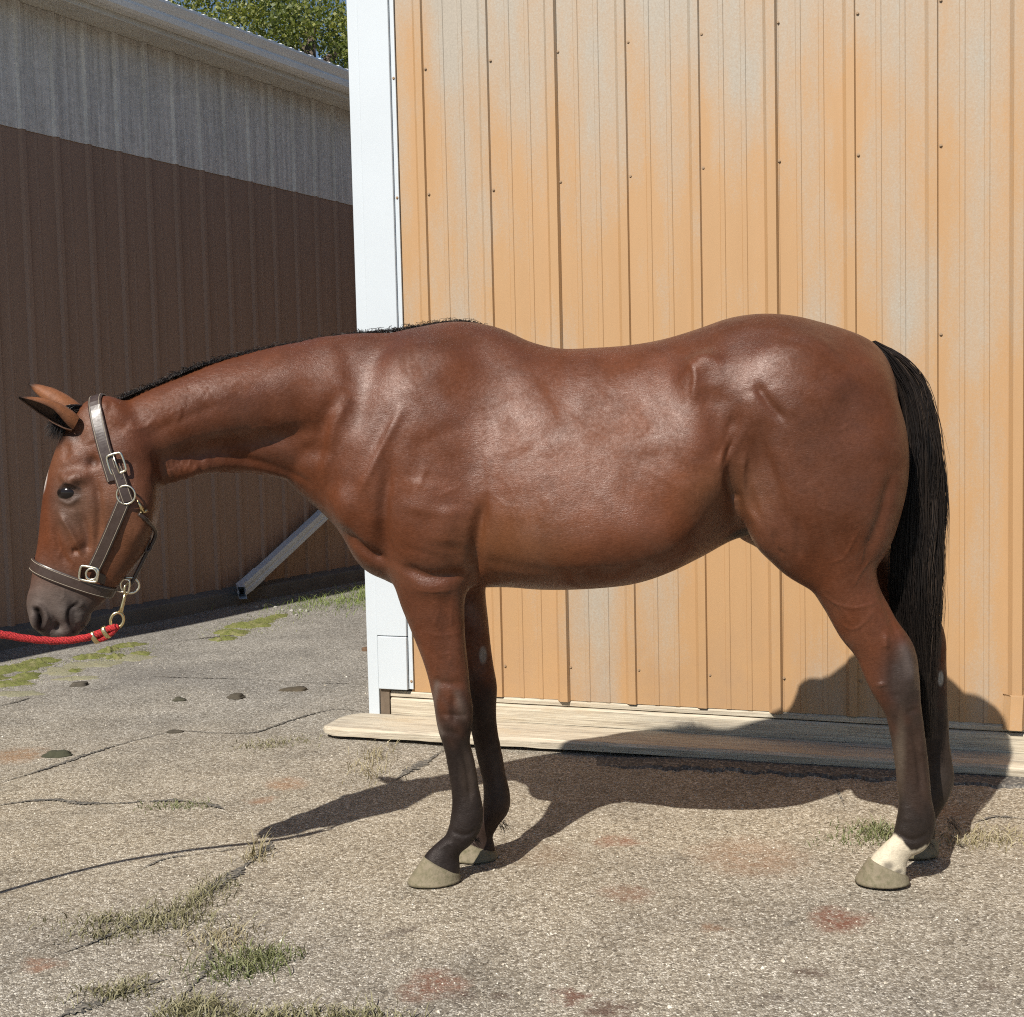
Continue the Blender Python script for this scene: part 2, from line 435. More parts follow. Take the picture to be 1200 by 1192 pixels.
def mat_plank():
    t = NT('weathered_pale_plank')
    # along-wall grain
    v = t.mapping(rot=(0, 0, -math.atan2(wdir[1], wdir[0])))
    g = t.mapping(scale=(1.1, 16, 42), vec=v)
    grain = t.noise(3.4, 8, .72, vec=g, dist=.5)
    blot = t.noise(3.5, 5, .6, vec=t.mapping(scale=(1, 3, 3), vec=v))
    c = t.ramp(grain, [(.25, (.15,.12,.085)), (.42, (.40,.34,.255)), (.6, (.55,.49,.38)), (.8, (.66,.61,.50))])
    fineg = t.noise(2.0, 4, .6, vec=t.mapping(scale=(.9, 60, 150), loc=(2, 5, 1), vec=v), dist=.2)
    c = t.mix(t.ramp(fineg, [(.30, .85), (.40, 0)]), c, (.10, .08, .06))
    c = t.mix(t.ramp(blot, [(.52, 0), (.75, .55)]), c, (.46, .34, .20))
    c = t.mix(t.ramp(t.noise(1.3, 4, .6, vec=t.mapping(scale=(1, 6, 10), loc=(7, 3, 0), vec=v)), [(.58, 0), (.72, .7)]), c, (.22, .19, .155))
    t.P(Base_Color=c, Roughness=.85, Normal=t.bump(grain, .6, .006)); return t.m
M_plank = mat_plank()
def plank(name, s0, s1, d0, d1, z0, z1, n=40, amp=.002, nose=0.0):
    """long board with slightly wavy edges; nose rounds its left end"""
    mb = MB(); rings = []
    for i in range(n+1):
        t_ = i/n; s = s0 + (s1-s0)*(t_**1.0)
        j = lambda: random.uniform(-amp, amp)
        k = 1.0
        if nose and s - s0 < nose: k = math.sqrt(max(0.0, 1-(1-(s-s0)/nose)**2))*.75+.25
        zc = (z0+z1)/2; dc = d0 + (d1-d0)*.45
        zz = lambda z: zc + (z-zc)*k
        dd = lambda d: dc + (d-dc)*k
        rings.append([WP(s, dd(d0), zz(z0)), WP(s, dd(d1)+j(), zz(z0)+j()*.6), WP(s, dd(d1)+j()+.001, zz(z1)-.008+j()*.5), WP(s, dd(d1)-.007+j(), zz(z1)+j()*.6), WP(s, dd(d0), zz(z1)+j()*.4)])
    mb.rings(rings, True, True)
    return bevel(mb.build(name, M_plank, barn), .0015, 1)
plank('skirt_board', -.10, 7, -.03, .012, .046, .122, 60)
plank('ledger_strip', -.103, 7, -.03, .004, .126, .1515, 50, .001)
slab('backing', -.15, 7, -.10, -.04, .0, 3.4, M_dark, bev=0)
# barn bulk: side wall, roof
sidev = -wout
mb = MB(); A = np.array(WP(-.2, -.03, .03)); B_ = A + sidev*9
mb.box8([A, WP(-.16, -.03, .03), np.array(WP(-.16, -.03, .03))+sidev*9, B_, A+[0,0,3.4], np.array(WP(-.16, -.03, 3.43)), np.array(WP(-.16, -.03, 3.43))+sidev*9, B_+[0,0,3.4]])
mb.build('side_wall', M_tan, barn)
M_roof = simple('galvanised_roof', (.55, .56, .57), .4, .6, var=.15)
mb = MB(); 
mb.box8([WP(-.35, .12, 3.46), WP(7.2, .12, 3.46), WP(7.2, -9.2, 3.46), WP(-.35, -9.2, 3.46), WP(-.35, .12, 3.52), WP(7.2, .12, 3.52), WP(7.2, -4.5, 4.9), WP(-.35, -4.5, 4.9)])
mb.build('roof', M_roof, barn)

# loose timber lying along the foot of the wall: a thing of its own
def build_timber():
    q0 = G(450, 869); q1 = G(1180, 913)
    d0 = (q0 - WA0) @ wout; s0 = (q0-WA0) @ wdir; d1 = (q1-WA0) @ wout; s1 = (q1-WA0) @ wdir
    def dfront(s): return d0 + (d1-d0)*(s-s0)/(s1-s0)
    sa = (G(376, 862)-WA0) @ wdir
    mb = MB(); rings = []; n = 70
    for i in range(n+1):
        s = sa + (6.5-sa)*(i/n)**1.6
        u = (s-sa)/.11; k = 1.0 if u >= 1 else .3+.7*math.sqrt(1-(1-u)**2)
        j = lambda a=.0015: random.uniform(-a, a)
        df = dfront(s); db = .014 if s > -.08 else min(.014, df-.13); zc = .029; h = .019*k; z0 = zc-h; z1 = zc+h
        wmid = df - (df-db)*.35; 
        df2 = wmid + (df-wmid)*k; db2 = wmid + (db-wmid)*k
        rings.append([WP(s, db2, z0), WP(s, df2+j(), z0+j()), WP(s, df2+.002+j(), z1-.010+j()), WP(s, df2-.010+j(), z1+j()), WP(s, db2, z1+j(.001))])
    mb.rings(rings, True, True)
    o = mb.build('ground_timber', M_plank); bevel(o, .002, 2)
    tag(o, 'long weathered plank with a rounded end lying along the foot of the barn', 'plank')
build_timber()

# rough darker asphalt lip along the timber
def build_lip():
    mb = MB(); A = []; B = []; C_ = []
    for i in range(140):
        px = 700 + i*4.2
        a = G(px, 884+ (px-640)*.054); b = G(px, 893 + (px-640)*.058 + 1.2*math.sin(px*.13)+random.uniform(-1, 1))
        hh = min(1, i/25); A.append((a[0], a[1]+.03, .010*hh-.004*(1-hh))); C_.append((b[0], b[1]+.02, (.008+random.uniform(0, .004))*hh-.006*(1-hh))); B.append((b[0], b[1], -.012))
    mb.quadstrip(B, C_); mb.quadstrip(C_, A)
    t = NT('dark_asphalt_lip'); c = t.ramp(t.voronoi(110).outputs['Color'], [(0, (.04,.037,.033)), (.6, (.11,.10,.088)), (1, (.30,.27,.22))])
    t.P(Base_Color=c, Roughness=.9, Normal=t.bump(t.noise(120, 4), .8, .006))
    o = mb.build('asphalt_lip', t.m, ground)
build_lip()

# ================================================================== BROWN SHED (left, in shade)
TH = R(31.0); sdir = np.array([math.sin(TH), math.cos(TH), 0]); sout = np.array([sdir[1], -sdir[0], 0])
SP0 = G(240, 697, .1); SP0[2] = 0
def SP(s, d, z): return tuple(SP0 + sdir*s + sout*d + np.array([0, 0, z]))
shed = empty('brown_metal_shed', tuple(SP0)); tag(shed, 'brown steel shed with galvanised upper band, white gutter and shaded wall', 'shed')
def mat_brown():
    t = NT('brown_steel'); st = t.noise(6, 5, .6, vec=t.mapping(scale=(1, 1, .1)))
    c = t.mix(st, (.27, .185, .140), (.345, .240, .185))
    t.b.inputs['Specular IOR Level'].default_value = .2
    t.P(Base_Color=c, Roughness=.65, Normal=t.bump(t.noise(4, 3, vec=t.mapping(scale=(1, 1, .25))), .15, .02)); return t.m
def mat_galv():
    t = NT('galvanised_steel'); st = t.ramp(t.noise(26, 5, .7, vec=t.mapping(scale=(1, 1, .05))), [(.3, 0), (.7, 1)])
    sp = t.voronoi(38).outputs['Color']
    c = t.mix(st, (.40, .38, .34), (.88, .85, .79)); c = t.mix(.35, c, t.ramp(sp, [(0, .38), (1, .75)]))
    t.P(Base_Color=c, Roughness=.6, Metallic=.0, Normal=t.bump(t.noise(60, 3), .15, .003)); return t.m
M_brown = mat_brown(); M_galv = mat_galv()
RP = .2605
def shed_panel(name, s0, z0, z1, mat, off, nr=3):
    pts = [(s0, 0)]
    for k in range(nr):
        c = s0 + RP*(k+.5)
        pts += [(c-.028, 0), (c-.014, .02), (c+.014, .02), (c+.028, 0)]
        if k >= 0: pts += [(c+.095, 0), (c+.1, .003), (c+.112, .003), (c+.117, 0)] if c+.117 < s0+RP*nr else []
    pts.append((s0+RP*nr, 0))
    mb = MB(); mb.rings([[SP(s, d+off, z) for s, d in pts]+[SP(s, d+off-.004, z) for s, d in pts[::-1]] for z in (z0, z1)], True, False)
    return mb.build(name, mat, shed)
s_first = float((P(25, 150, 7.6)-SP0) @ sdir)
# ribs counted from the photograph start at the rib seen at x=25 on the colour change
def s_at(px, py):
    d = ray(px, py); tt = ((SP0-CAM) @ sout)/(d @ sout); return float((CAM + d*tt - SP0) @ sdir)
sr0 = s_at(25, 150) - RP*.5
for k in range(-12, 9):
    shed_panel('brown_panel', sr0 + RP*3*k, .06, 3.275, M_brown, .0 + .002*(k % 2))
    shed_panel('galvanised_panel', sr0 + RP*3*k, 3.262, 4.06, M_galv, .006 + .002*(k % 2))
# footing kerb
M_conc = simple('old_concrete', (.13, .125, .115), .9, var=.35, vscale=6, bump=.5, bscale=30)
def shed_bar(name, s0, s1, prof, mat, smooth=False):
    mb = MB(); mb.rings([[SP(s, d, z) for d, z in prof] for s in (s0, s1)], True, True)
    return mb.build(name, mat, shed, smooth)
SL0, SL1 = sr0-9, sr0+RP*3*9
bevel(shed_bar('footing', SL0, SL1, [(-.1, -.02), (.11, -.02), (.10, .10), (.0, .125), (-.1, .125)], M_conc), .01)
# soffit, fascia, gutter, roof
M_gut = simple('white_gutter', (.80, .81, .80), .4, var=.12, vscale=2.5)
M_soff = simple('stained_white_fascia', (.62, .61, .57), .6, var=.2, vscale=5)
shed_bar('soffit', SL0, SL1, [(-.05, 4.062), (.24, 4.062), (.24, 4.085), (-.05, 4.085)], M_soff)
bevel(shed_bar('fascia', SL0, SL1, [(.215, 4.087), (.262, 4.045), (.285, 4.045), (.285, 4.20), (.215, 4.20)], M_soff), .004)
gx = [(.288, 4.085), (.36, 4.085), (.385, 4.10), (.395, 4.135), (.385, 4.155), (.405, 4.175), (.425, 4.205), (.425, 4.222), (.412, 4.222), (.412, 4.208), (.30, 4.10), (.288, 4.205)]
gut = shed_bar('gutter', SL0, SL1, gx, M_gut)
for sj in np.arange(sr0-6, SL1, 3.05):
    bevel(shed_bar('gutter_joint', float(sj), float(sj)+.05, [(.287, 4.080), (.362, 4.080), (.390, 4.097), (.400, 4.135), (.391, 4.155), (.410, 4.172), (.430, 4.205), (.430, 4.218), (.287, 4.218)], M_gut), .002)
M_roofw = simple('pale_ribbed_roof', (.66, .67, .68), .35, .2, var=.08)
mb = MB()
pts = []
s = SL0
while s < SL1:
    pts += [(s, 0), (s+.05, .0), (s+.062, .022), (s+.088, .022), (s+.1, 0)]; s += .115
mb.rings([[SP(q, .37, 4.232+h) for q, h in pts]+[SP(q, .37, 4.226) for q, h in pts[::-1]], [SP(q, -4.6, 5.65+h) for q, h in pts]+[SP(q, -4.6, 5.64) for q, h in pts[::-1]]], True, True)
mb.build('roof', M_roofw, shed)
mb = MB()
for s_ in (SL0, SL1):
    pass
mb.box8([SP(SL0, -9, 0), SP(SL1, -9, 0), SP(SL1, -.06, 0), SP(SL0, -.06, 0), SP(SL0, -9, 4.06), SP(SL1, -9, 4.06), SP(SL1, -.06, 4.06), SP(SL0, -.06, 4.06)])
mb.build('bulk_wall', M_dark, shed)
mb = MB()
mb.box8([SP(SL0, -9.4, 4.2), SP(SL1, -9.4, 4.2), SP(SL1, -4.6, 5.6), SP(SL0, -4.6, 5.6), SP(SL0, -9.4, 4.25), SP(SL1, -9.4, 4.25), SP(SL1, -4.61, 5.65), SP(SL0, -4.61, 5.65)])
mb.build('rear_roof', M_roofw, shed)

# downspout leaning across the foot of the shed wall
def spp(px, py, off):
    d = ray(px, py); p0 = SP0 + sout*off; tt = ((p0-CAM) @ sout)/(d @ sout); return CAM + d*tt
M_spout = simple('pale_downspout', (.56, .62, .68), .4, var=.1, vscale=6)
def build_spout():
    e = empty('downspout', tuple(spp(283, 692, .14))); tag(e, 'pale metal downspout slanting down the brown shed wall behind the neck', 'downspout')
    def boxpipe(name, pts, w, h):
        mb = MB(); rings = []
        pts = [np.asarray(p) for p in pts]
        for i, p in enumerate(pts):
            t_ = pts[min(i+1, len(pts)-1)] - pts[max(i-1, 0)]; t_ /= np.linalg.norm(t_)
            n_ = sout; b_ = np.cross(t_, n_); b_ /= np.linalg.norm(b_)
            pr = [(-.5, -.5), (-.2, -.5), (-.1, -.42), (.1, -.42), (.2, -.5), (.5, -.5), (.5, .5), (.2, .5), (.1, .42), (-.1, .42), (-.2, .5), (-.5, .5)]
            rings.append([p + b_*x*w + n_*y*h for x, y in pr])
        mb.rings(rings, True, False)
        o = mb.build(name, M_spout, e); 
        s = o.modifiers.new('sol', 'SOLIDIFY'); s.thickness = .002; bevel(o, .003, 2)
        return o
    a = spp(520, 472, .08); b = spp(300, 676, .10)
    boxpipe('pipe', [a, b], .085, .07)
    c = spp(277, 695, .13) 
    boxpipe('elbow', [spp(304, 672, .105), spp(290, 685, .112), spp(282, 691, .14), spp(284, 695, .24)], .092, .077)
build_spout()
# ================================================================== HORSE
YM = [(-1.6,3.15),(-1.30,3.175),(-1.15,3.20),(-1.0,3.245),(-.85,3.305),(-.65,3.395),(-.45,3.46),(-.25,3.49),(-.1,3.495),(.9,3.43),(1.4,3.40)]
YM = [(x, y+.045) for x, y in YM]
_ymx, _ymy = zip(*YM)
def ymid(x): return np.interp(x, _ymx, _ymy)
def on_mid(px, py, off=0.0):
    """photo point -> (X, Z) in the horse's own midline surface (off = sideways offset, towards the camera negative)"""
    D = 3.45
    for _ in range(4):
        p = P(px, py, D); D = float(ymid(p[0])) + off
    return P(px, py, D)

def sstep(a, b, x): t = np.clip((x-a)/(b-a), 0, 1); return t*t*(3-2*t)
class Field:
    def __init__(s, xs, ys, zs):
        s.xs, s.ys, s.zs = xs, ys, zs
        s.V = np.full((len(xs), len(ys), len(zs)), 9.0, np.float32)
    def chain(s, st, k=.02, sub=8, pad=.10, cap=0.0):
        """st rows: ax, az, bx, bz, y0, lateral half width, widest position (-1 at a .. 1 at b), power a-side, power b-side"""
        st = np.array(st, float)
        S = catmull(list(st), sub)
        C = (S[:, 0:2] + S[:, 2:4])/2; H = (S[:, 2:4] - S[:, 0:2])/2
        T = np.gradient(C, axis=0); T /= np.linalg.norm(T, axis=1)[:, None]
        N = np.stack([-T[:, 1], T[:, 0]], 1)
        sg = np.sign((H*N).sum(1)); N *= sg[:, None]
        rs = np.abs((H*N).sum(1))
        y0, rl, qc, pa, pb = S[:, 4], S[:, 5], S[:, 6], S[:, 7], S[:, 8]
        m = rs.max() + pad
        xi = np.where((s.xs > C[:, 0].min()-m) & (s.xs < C[:, 0].max()+m))[0]; zi = np.where((s.zs > C[:, 1].min()-m) & (s.zs < C[:, 1].max()+m))[0]
        my = rl.max()+pad; yi = np.where((s.ys > y0.min()-my) & (s.ys < y0.max()+my))[0]
        x0, x1, z0, z1, j0, j1 = xi[0], xi[-1]+1, zi[0], zi[-1]+1, yi[0], yi[-1]+1
        X, Z = np.meshgrid(s.xs[x0:x1], s.zs[z0:z1], indexing='ij')
        best = np.full(X.shape, 1e9); f = {n: np.zeros(X.shape) for n in ('s', 'a', 'rs', 'y0', 'rl', 'qc', 'pa', 'pb')}
        n = len(C)
        for i in range(n-1):
            a, b = C[i], C[i+1]; d = b-a; L2 = d @ d
            t = ((X-a[0])*d[0] + (Z-a[1])*d[1])/L2
            tc = np.clip(t, 0, 1)
            px = X-(a[0]+tc*d[0]); pz = Z-(a[1]+tc*d[1]); dist = np.sqrt(px*px+pz*pz)
            r_ = rs[i]+(rs[i+1]-rs[i])*tc
            metric = dist - r_*1.0 if False else dist/r_
            mk = metric < best
            if not mk.any(): continue
            best[mk] = metric[mk]
            nn = N[i]*(1-tc[..., None]) + N[i+1]*tc[..., None]
            side = px*nn[..., 0] + pz*nn[..., 1]
            f['s'][mk] = (np.sign(side)*dist)[mk]; f['rs'][mk] = r_[mk]
            for nm, arr in (('y0', y0), ('rl', rl), ('qc', qc), ('pa', pa), ('pb', pb)):
                f[nm][mk] = (arr[i]+(arr[i+1]-arr[i])*tc)[mk]
        q = f['s']/f['rs']                       # -1 at a, +1 at b
        qc = f['qc']
        up_ = q < qc
        # egg: the widest line sits at qc
        h = np.where(up_, 1+qc, 1-qc)
        qq = np.abs(q-qc)/h
        scale = f['rs']*h
        p = np.where(up_, f['pa'], f['pb'])[:, None, :]
        qq = qq[:, None, :]; scale = scale[:, None, :]
        rl_ = f['rl'][:, None, :]
        v = np.abs(s.ys[None, j0:j1, None] - f['y0'][:, None, :])/rl_
        qq = np.maximum(qq, 1e-4).astype(np.float32); v = np.maximum(v, 1e-4).astype(np.float32); p = p.astype(np.float32)
        e = (qq**p + v**p)**(1/p)
        g = e**(1-p)*np.sqrt((qq**(p-1)/scale)**2 + (v**(p-1)/rl_)**2)
        d = (e-1)/np.maximum(g, 1e-3)
        s.blend(d, (x0, x1, j0, j1, z0, z1), k)
    def slices(s, st, k):
        """trunk: vertical slices. rows: x, ztop, zbot, half width, widest, power top, power bottom; closes at both ends"""
        st = np.array(st, float); o = np.argsort(st[:, 0]); st = st[o]
        S = catmull(list(st), 10); X = s.xs
        x0, x1 = np.searchsorted(X, S[0, 0]-.05), np.searchsorted(X, S[-1, 0]+.05)
        xx = X[x0:x1]; it = lambda c: np.interp(xx, S[:, 0], S[:, c])
        zt, zb, w, qc, pa, pb = (it(c) for c in range(1, 7))
        over = np.maximum(0, np.maximum(S[0, 0]-xx, xx-S[-1, 0]))
        zc = (zt+zb)/2; h = np.maximum((zt-zb)/2, .004); 
        Zr = s.zs[None, :]; q = (zc[:, None]-Zr)/h[:, None]          # -1 top, 1 bottom
        up_ = q < qc[:, None]; hh = np.where(up_, 1+qc[:, None], 1-qc[:, None]); qq = np.maximum(np.abs(q-qc[:, None])/hh, 1e-4)
        wgt = sstep(-.25, .25, q-qc[:, None]); p = (pa[:, None]*(1-wgt)+pb[:, None]*wgt)[:, None, :].astype(np.float32)
        v = np.abs(s.ys[None, :]-ymid(xx)[:, None])/w[:, None]
        e = (qq[:, None, :].astype(np.float32)**p + np.maximum(v, 1e-4)[:, :, None].astype(np.float32)**p)**(1/p)
        e += (over/.03)[:, None, None].astype(np.float32)
        g = np.gradient(e, xx.astype(np.float32), s.ys.astype(np.float32), s.zs.astype(np.float32))
        g2 = g[1]**2+g[2]**2; gm = np.sqrt(g2+np.minimum(g[0]**2, g2*.6))
        d = (e-1)/np.maximum(gm, .8)
        s.blend(d.astype(np.float32), (x0, x1, 0, len(s.ys), 0, len(s.zs)), k)
    def soften(s, b, it, edge=.12):
        """blur the field inside the box b (x0,x1,z0,z1), fading out over edge"""
        B_ = s.V
        for _ in range(it):
            for ax in range(3):
                A = np.moveaxis(B_, ax, 0); C_ = A.copy(); C_[1:-1] = .25*A[:-2]+.5*A[1:-1]+.25*A[2:]
                B_ = np.moveaxis(C_, 0, ax)
        fx = np.clip(np.minimum(s.xs-b[0], b[1]-s.xs)/edge, 0, 1); fz = np.clip(np.minimum(s.zs-b[2], b[3]-s.zs)/edge, 0, 1)
        m = (fx[:, None]*fz[None, :])[:, None, :].astype(np.float32)
        s.V = s.V*(1-m)+B_*m
    def blend(s, d, b, k):
        x0, x1, j0, j1, z0, z1 = b
        old = s.V[x0:x1, j0:j1, z0:z1]
        h = np.clip(.5+.5*(old-d)/k, 0, 1)
        s.V[x0:x1, j0:j1, z0:z1] = old*(1-h) + d*h - k*h*(1-h)
    def ball(s, c, r, k=.02, sub=False):
        """ellipsoid at c with radii r"""
        c = np.asarray(c, float); r = np.asarray(r, float); m = k+.03
        ix = [np.where((ax > c[i]-r[i]-m) & (ax < c[i]+r[i]+m))[0] for i, ax in enumerate((s.xs, s.ys, s.zs))]
        b = (ix[0][0], ix[0][-1]+1, ix[1][0], ix[1][-1]+1, ix[2][0], ix[2][-1]+1)
        X = ((s.xs[b[0]:b[1]]-c[0])/r[0])[:, None, None]; Y = ((s.ys[b[2]:b[3]]-c[1])/r[1])[None, :, None]; Z = ((s.zs[b[4]:b[5]]-c[2])/r[2])[None, None, :]
        k0 = np.sqrt(X*X+Y*Y+Z*Z); k1 = np.sqrt((X/r[0])**2+(Y/r[1])**2+(Z/r[2])**2)
        d = (k0*(k0-1)/np.maximum(k1, 1e-4)).astype(np.float32)
        if not sub: s.blend(d, b, k)
        else:
            old = s.V[b[0]:b[1], b[2]:b[3], b[4]:b[5]]
            h = np.clip(.5-.5*(old+d)/k, 0, 1)
            s.V[b[0]:b[1], b[2]:b[3], b[4]:b[5]] = old*(1-h) - d*h + k*h*(1-h)

def surface_nets(V, xs, ys, zs):
    I = (V < 0)
    s = np.zeros(tuple(n-1 for n in V.shape), np.int8)
    for a in (0, 1):
        for b in (0, 1):
            for c in (0, 1):
                s += I[a:V.shape[0]-1+a, b:V.shape[1]-1+b, c:V.shape[2]-1+c]
    act = (s > 0) & (s < 8)
    ii, jj, kk = np.nonzero(act); n = len(ii)
    idx = np.full(s.shape, -1, np.int32); idx[act] = np.arange(n)
    cv = {}
    for a in (0, 1):
        for b in (0, 1):
            for c in (0, 1): cv[a, b, c] = V[ii+a, jj+b, kk+c]
    acc = np.zeros((n, 3)); cnt = np.zeros(n)
    cs = [(a, b, c) for a in (0, 1) for b in (0, 1) for c in (0, 1)]
    for u in cs:
        for w in cs:
            if sum(abs(x-y) for x, y in zip(u, w)) == 1 and u < w:
                a, b = cv[u], cv[w]; m = (a < 0) != (b < 0)
                t = np.where(m, a/np.where(m, a-b, 1), 0)
                for ax in range(3): acc[:, ax] += np.where(m, u[ax] + (w[ax]-u[ax])*t, 0)
                cnt += m
    fr = acc/cnt[:, None]
    pts = np.stack([xs[ii]+fr[:, 0]*(xs[ii+1]-xs[ii]), ys[jj]+fr[:, 1]*(ys[jj+1]-ys[jj]), zs[kk]+fr[:, 2]*(zs[kk+1]-zs[kk])], 1)
    quads = []
    def emit(m, offs, ax):
        i, j, k = np.nonzero(m)
        return i, j, k
    # x edges
    a = I[:-1, 1:-1, 1:-1]; b = I[1:, 1:-1, 1:-1]; i, j, k = np.nonzero(a != b); j = j+1; k = k+1
    q = np.stack([idx[i, j-1, k-1], idx[i, j, k-1], idx[i, j, k], idx[i, j-1, k]], 1); fl = I[i, j, k]
    q[~fl] = q[~fl][:, ::-1]; quads.append(q)
    a = I[1:-1, :-1, 1:-1]; b = I[1:-1, 1:, 1:-1]; i, j, k = np.nonzero(a != b); i = i+1; k = k+1
    q = np.stack([idx[i-1, j, k-1], idx[i-1, j, k], idx[i, j, k], idx[i, j, k-1]], 1); fl = I[i, j, k]
    q[~fl] = q[~fl][:, ::-1]; quads.append(q)
    a = I[1:-1, 1:-1, :-1]; b = I[1:-1, 1:-1, 1:]; i, j, k = np.nonzero(a != b); i = i+1; j = j+1
    q = np.stack([idx[i-1, j-1, k], idx[i, j-1, k], idx[i, j, k], idx[i-1, j, k]], 1); fl = I[i, j, k]
    q[~fl] = q[~fl][:, ::-1]; quads.append(q)
    return pts, np.concatenate(quads)

def taubin(V, Q, it=6, lam=.5, mu=-.52):
    E = np.concatenate([Q[:, [0, 1]], Q[:, [1, 2]], Q[:, [2, 3]], Q[:, [3, 0]]]); n = len(V)
    i = np.concatenate([E[:, 0], E[:, 1]]); j = np.concatenate([E[:, 1], E[:, 0]])
    deg = np.bincount(i, minlength=n)
    for t in range(it*2):
        L = np.stack([np.bincount(i, V[j, a], n) for a in range(3)], 1)/deg[:, None] - V
        V = V + (lam if t % 2 == 0 else mu)*L
    return V

HS = .0065
hx = np.concatenate([np.arange(-1.34, -.86, .0042), np.arange(-.86, 1.345, HS)])
hy = np.arange(3.06, 3.91, HS); hz = np.arange(.01, 1.64, HS)
FD = Field(hx, hy, hz)

def pair(ax, ay, bx, by, off, w, qc=0.0, pa=2.0, pb=2.0):
    a = on_mid(ax, ay); b = on_mid(bx, by)
    # sections: contour points live in the midline plane moved sideways by off
    if off: a = on_mid(ax, ay, off); b = on_mid(bx, by, off)
    c = (a+b)/2
    return [a[0], a[2], b[0], b[2], float(ymid(c[0]))+off, w, qc, pa, pb]
# ---- trunk
trunk = [(420,560,566,.05,0,2,2),(424,520,592,.10,0,2,2),(434,470,628,.15,0,2,2),(450,432,656,.185,.05,1.9,2),(475,396,680,.215,.1,1.8,2),(510,380,688,.222,.15,1.7,2.1),
         (550,376,688,.226,.32,1.65,2.2),(590,384,687,.252,.42,1.65,2.2),(625,400,689,.283,.48,1.68,2.2),(660,408,689,.293,.5,1.68,2.2),(700,407,687,.302,.5,1.68,2.15),
         (740,404,682,.304,.48,1.70,2.1),(780,397,669,.297,.42,1.75,2.1),(820,385,652,.272,.2,1.9,1.8),(855,373,634,.246,-.1,2.1,1.7),(890,368,622,.236,-.2,2.1,1.6),
         (925,370,605,.250,-.2,2.1,2.0),(960,378,585,.235,-.2,2.0,2.0),(990,387,565,.210,-.2,2.0,2.0),(1010,395,550,.18,-.1,2.0,2.0),(1026,406,535,.145,0,2,2),(1038,424,515,.10,0,2,2),(1045,445,490,.06,0,2,2),(1047,462,470,.03,0,2,2)]
rows = []
for t in trunk:
    a_ = on_mid(t[0], t[1]); b_ = on_mid(t[0], t[2]); rows.append([(a_[0]+b_[0])/2, a_[2], b_[2], *t[3:]])
FD.slices(rows, .02)
# ---- neck
neck = [(124,480,186,566,.068,-.05,1.8,1.8),(165,459,213,564,.070,-.25,1.75,1.5),(210,441,243,556,.076,-.32,1.75,1.4),(260,423,273,555,.086,-.34,1.7,1.38),(310,411,303,559,.098,-.34,1.7,1.38),
        (360,402,338,567,.114,-.28,1.65,1.45),(410,396,368,578,.134,-.1,1.6,1.6),(450,394,392,602,.150,.1,1.65,2),(500,395,445,625,.16,.1,1.7,2),(545,412,500,620,.13,.1,1.8,2)]
FD.chain([pair(t[0], t[1], t[2], t[3], 0.0, *t[4:]) for t in neck], k=.05)
breast = [(371,572,440,540,.10),(383,594,450,575,.135),(399,622,462,610,.150),(418,655,472,640,.130),(440,672,488,655,.09),(462,683,505,662,.05)]
FD.chain([pair(t[0], t[1], t[2], t[3], 0.0, t[4]) for t in breast], k=.06)
# ---- head (a = face line, b = jaw line)
head = [(104,477,146,492,.052,0,2,2),(78,490,168,524,.068,.0,2,2),(66,512,184,550,.080,-.1,2.1,2.3),(56,540,190,580,.088,-.2,2.2,2.6),(50,566,190,602,.090,-.2,2.2,2.8),(46,596,183,626,.080,-.2,2.2,2.8),
        (42,630,164,652,.066,-.25,2.2,2.5),(38,655,143,678,.056,-.25,2.2,2.3),(33,681,124,696,.049,-.2,2.2,2.2),(30.5,700,110,709,.050,-.2,2.3,2.2),(33,714,107,718,.049,-.1,2.3,2.2),(43,724,101,726,.042,0,2.2,2.2),(57,730,90,731,.028,0,2,2)]
FD.chain([pair(t[0], t[1], t[2], t[3], 0.0, *t[4:]) for t in head], k=.022)
# ---- legs
def leg(rows, k): FD.chain([pair(*r) for r in rows], k=k)
near_hind = [(930,500,1010,450,-.115,.10),(880,530,1050,470,-.122,.125),(858,556,1063,505,-.130,.135),(866,592,1062,538,-.135,.128,0,2.1,2.0),(884,628,1051,575,-.137,.115),(911,648,1036,618,-.132,.092),(937,668,1028,655,-.128,.076),(957,698,1034,691,-.126,.064),
             (977,735,1053,727,-.124,.053),(1001,768,1073,760,-.122,.043),(1017,801,1078,792,-.120,.041),(1035,832,1080,826,-.118,.034),(1042,858,1084,856,-.117,.027),(1046,882,1087,880,-.116,.0245),
             (1050,914,1090,908,-.115,.025),(1052,940,1093,938,-.115,.029),(1050,960,1097,961,-.115,.034),(1044,979,1092,984,-.115,.032),(1033,992,1074,997,-.115,.028),(1023,1004,1063,1013,-.115,.032),(1015,1016,1063,1024,-.115,.036)]
leg(near_hind, .035)
far_hind = [(900,500,975,450,.115,.10),(860,530,1015,470,.122,.125),(842,556,1026,505,.130,.135),(852,592,1030,538,.135,.128,0,2.1,2.0),(880,622,1040,575,.137,.115),(925,650,1046,628,.132,.092),(960,676,1058,662,.128,.076),(990,700,1074,688,.126,.064),
            (1018,728,1094,712,.124,.053),(1044,754,1107,738,.122,.043),(1060,785,1109,776,.120,.041),(1072,815,1110,806,.118,.034),(1077,845,1112,843,.117,.027),(1080,868,1113,868,.116,.0245),
            (1083,892,1116,890,.115,.026),(1083,910,1119,912,.115,.031),(1078,928,1114,931,.115,.031),(1068,946,1102,953,.115,.028),(1059,960,1095,968,.115,.031),(1053,971,1097,980,.115,.036)]
leg(far_hind, .035)
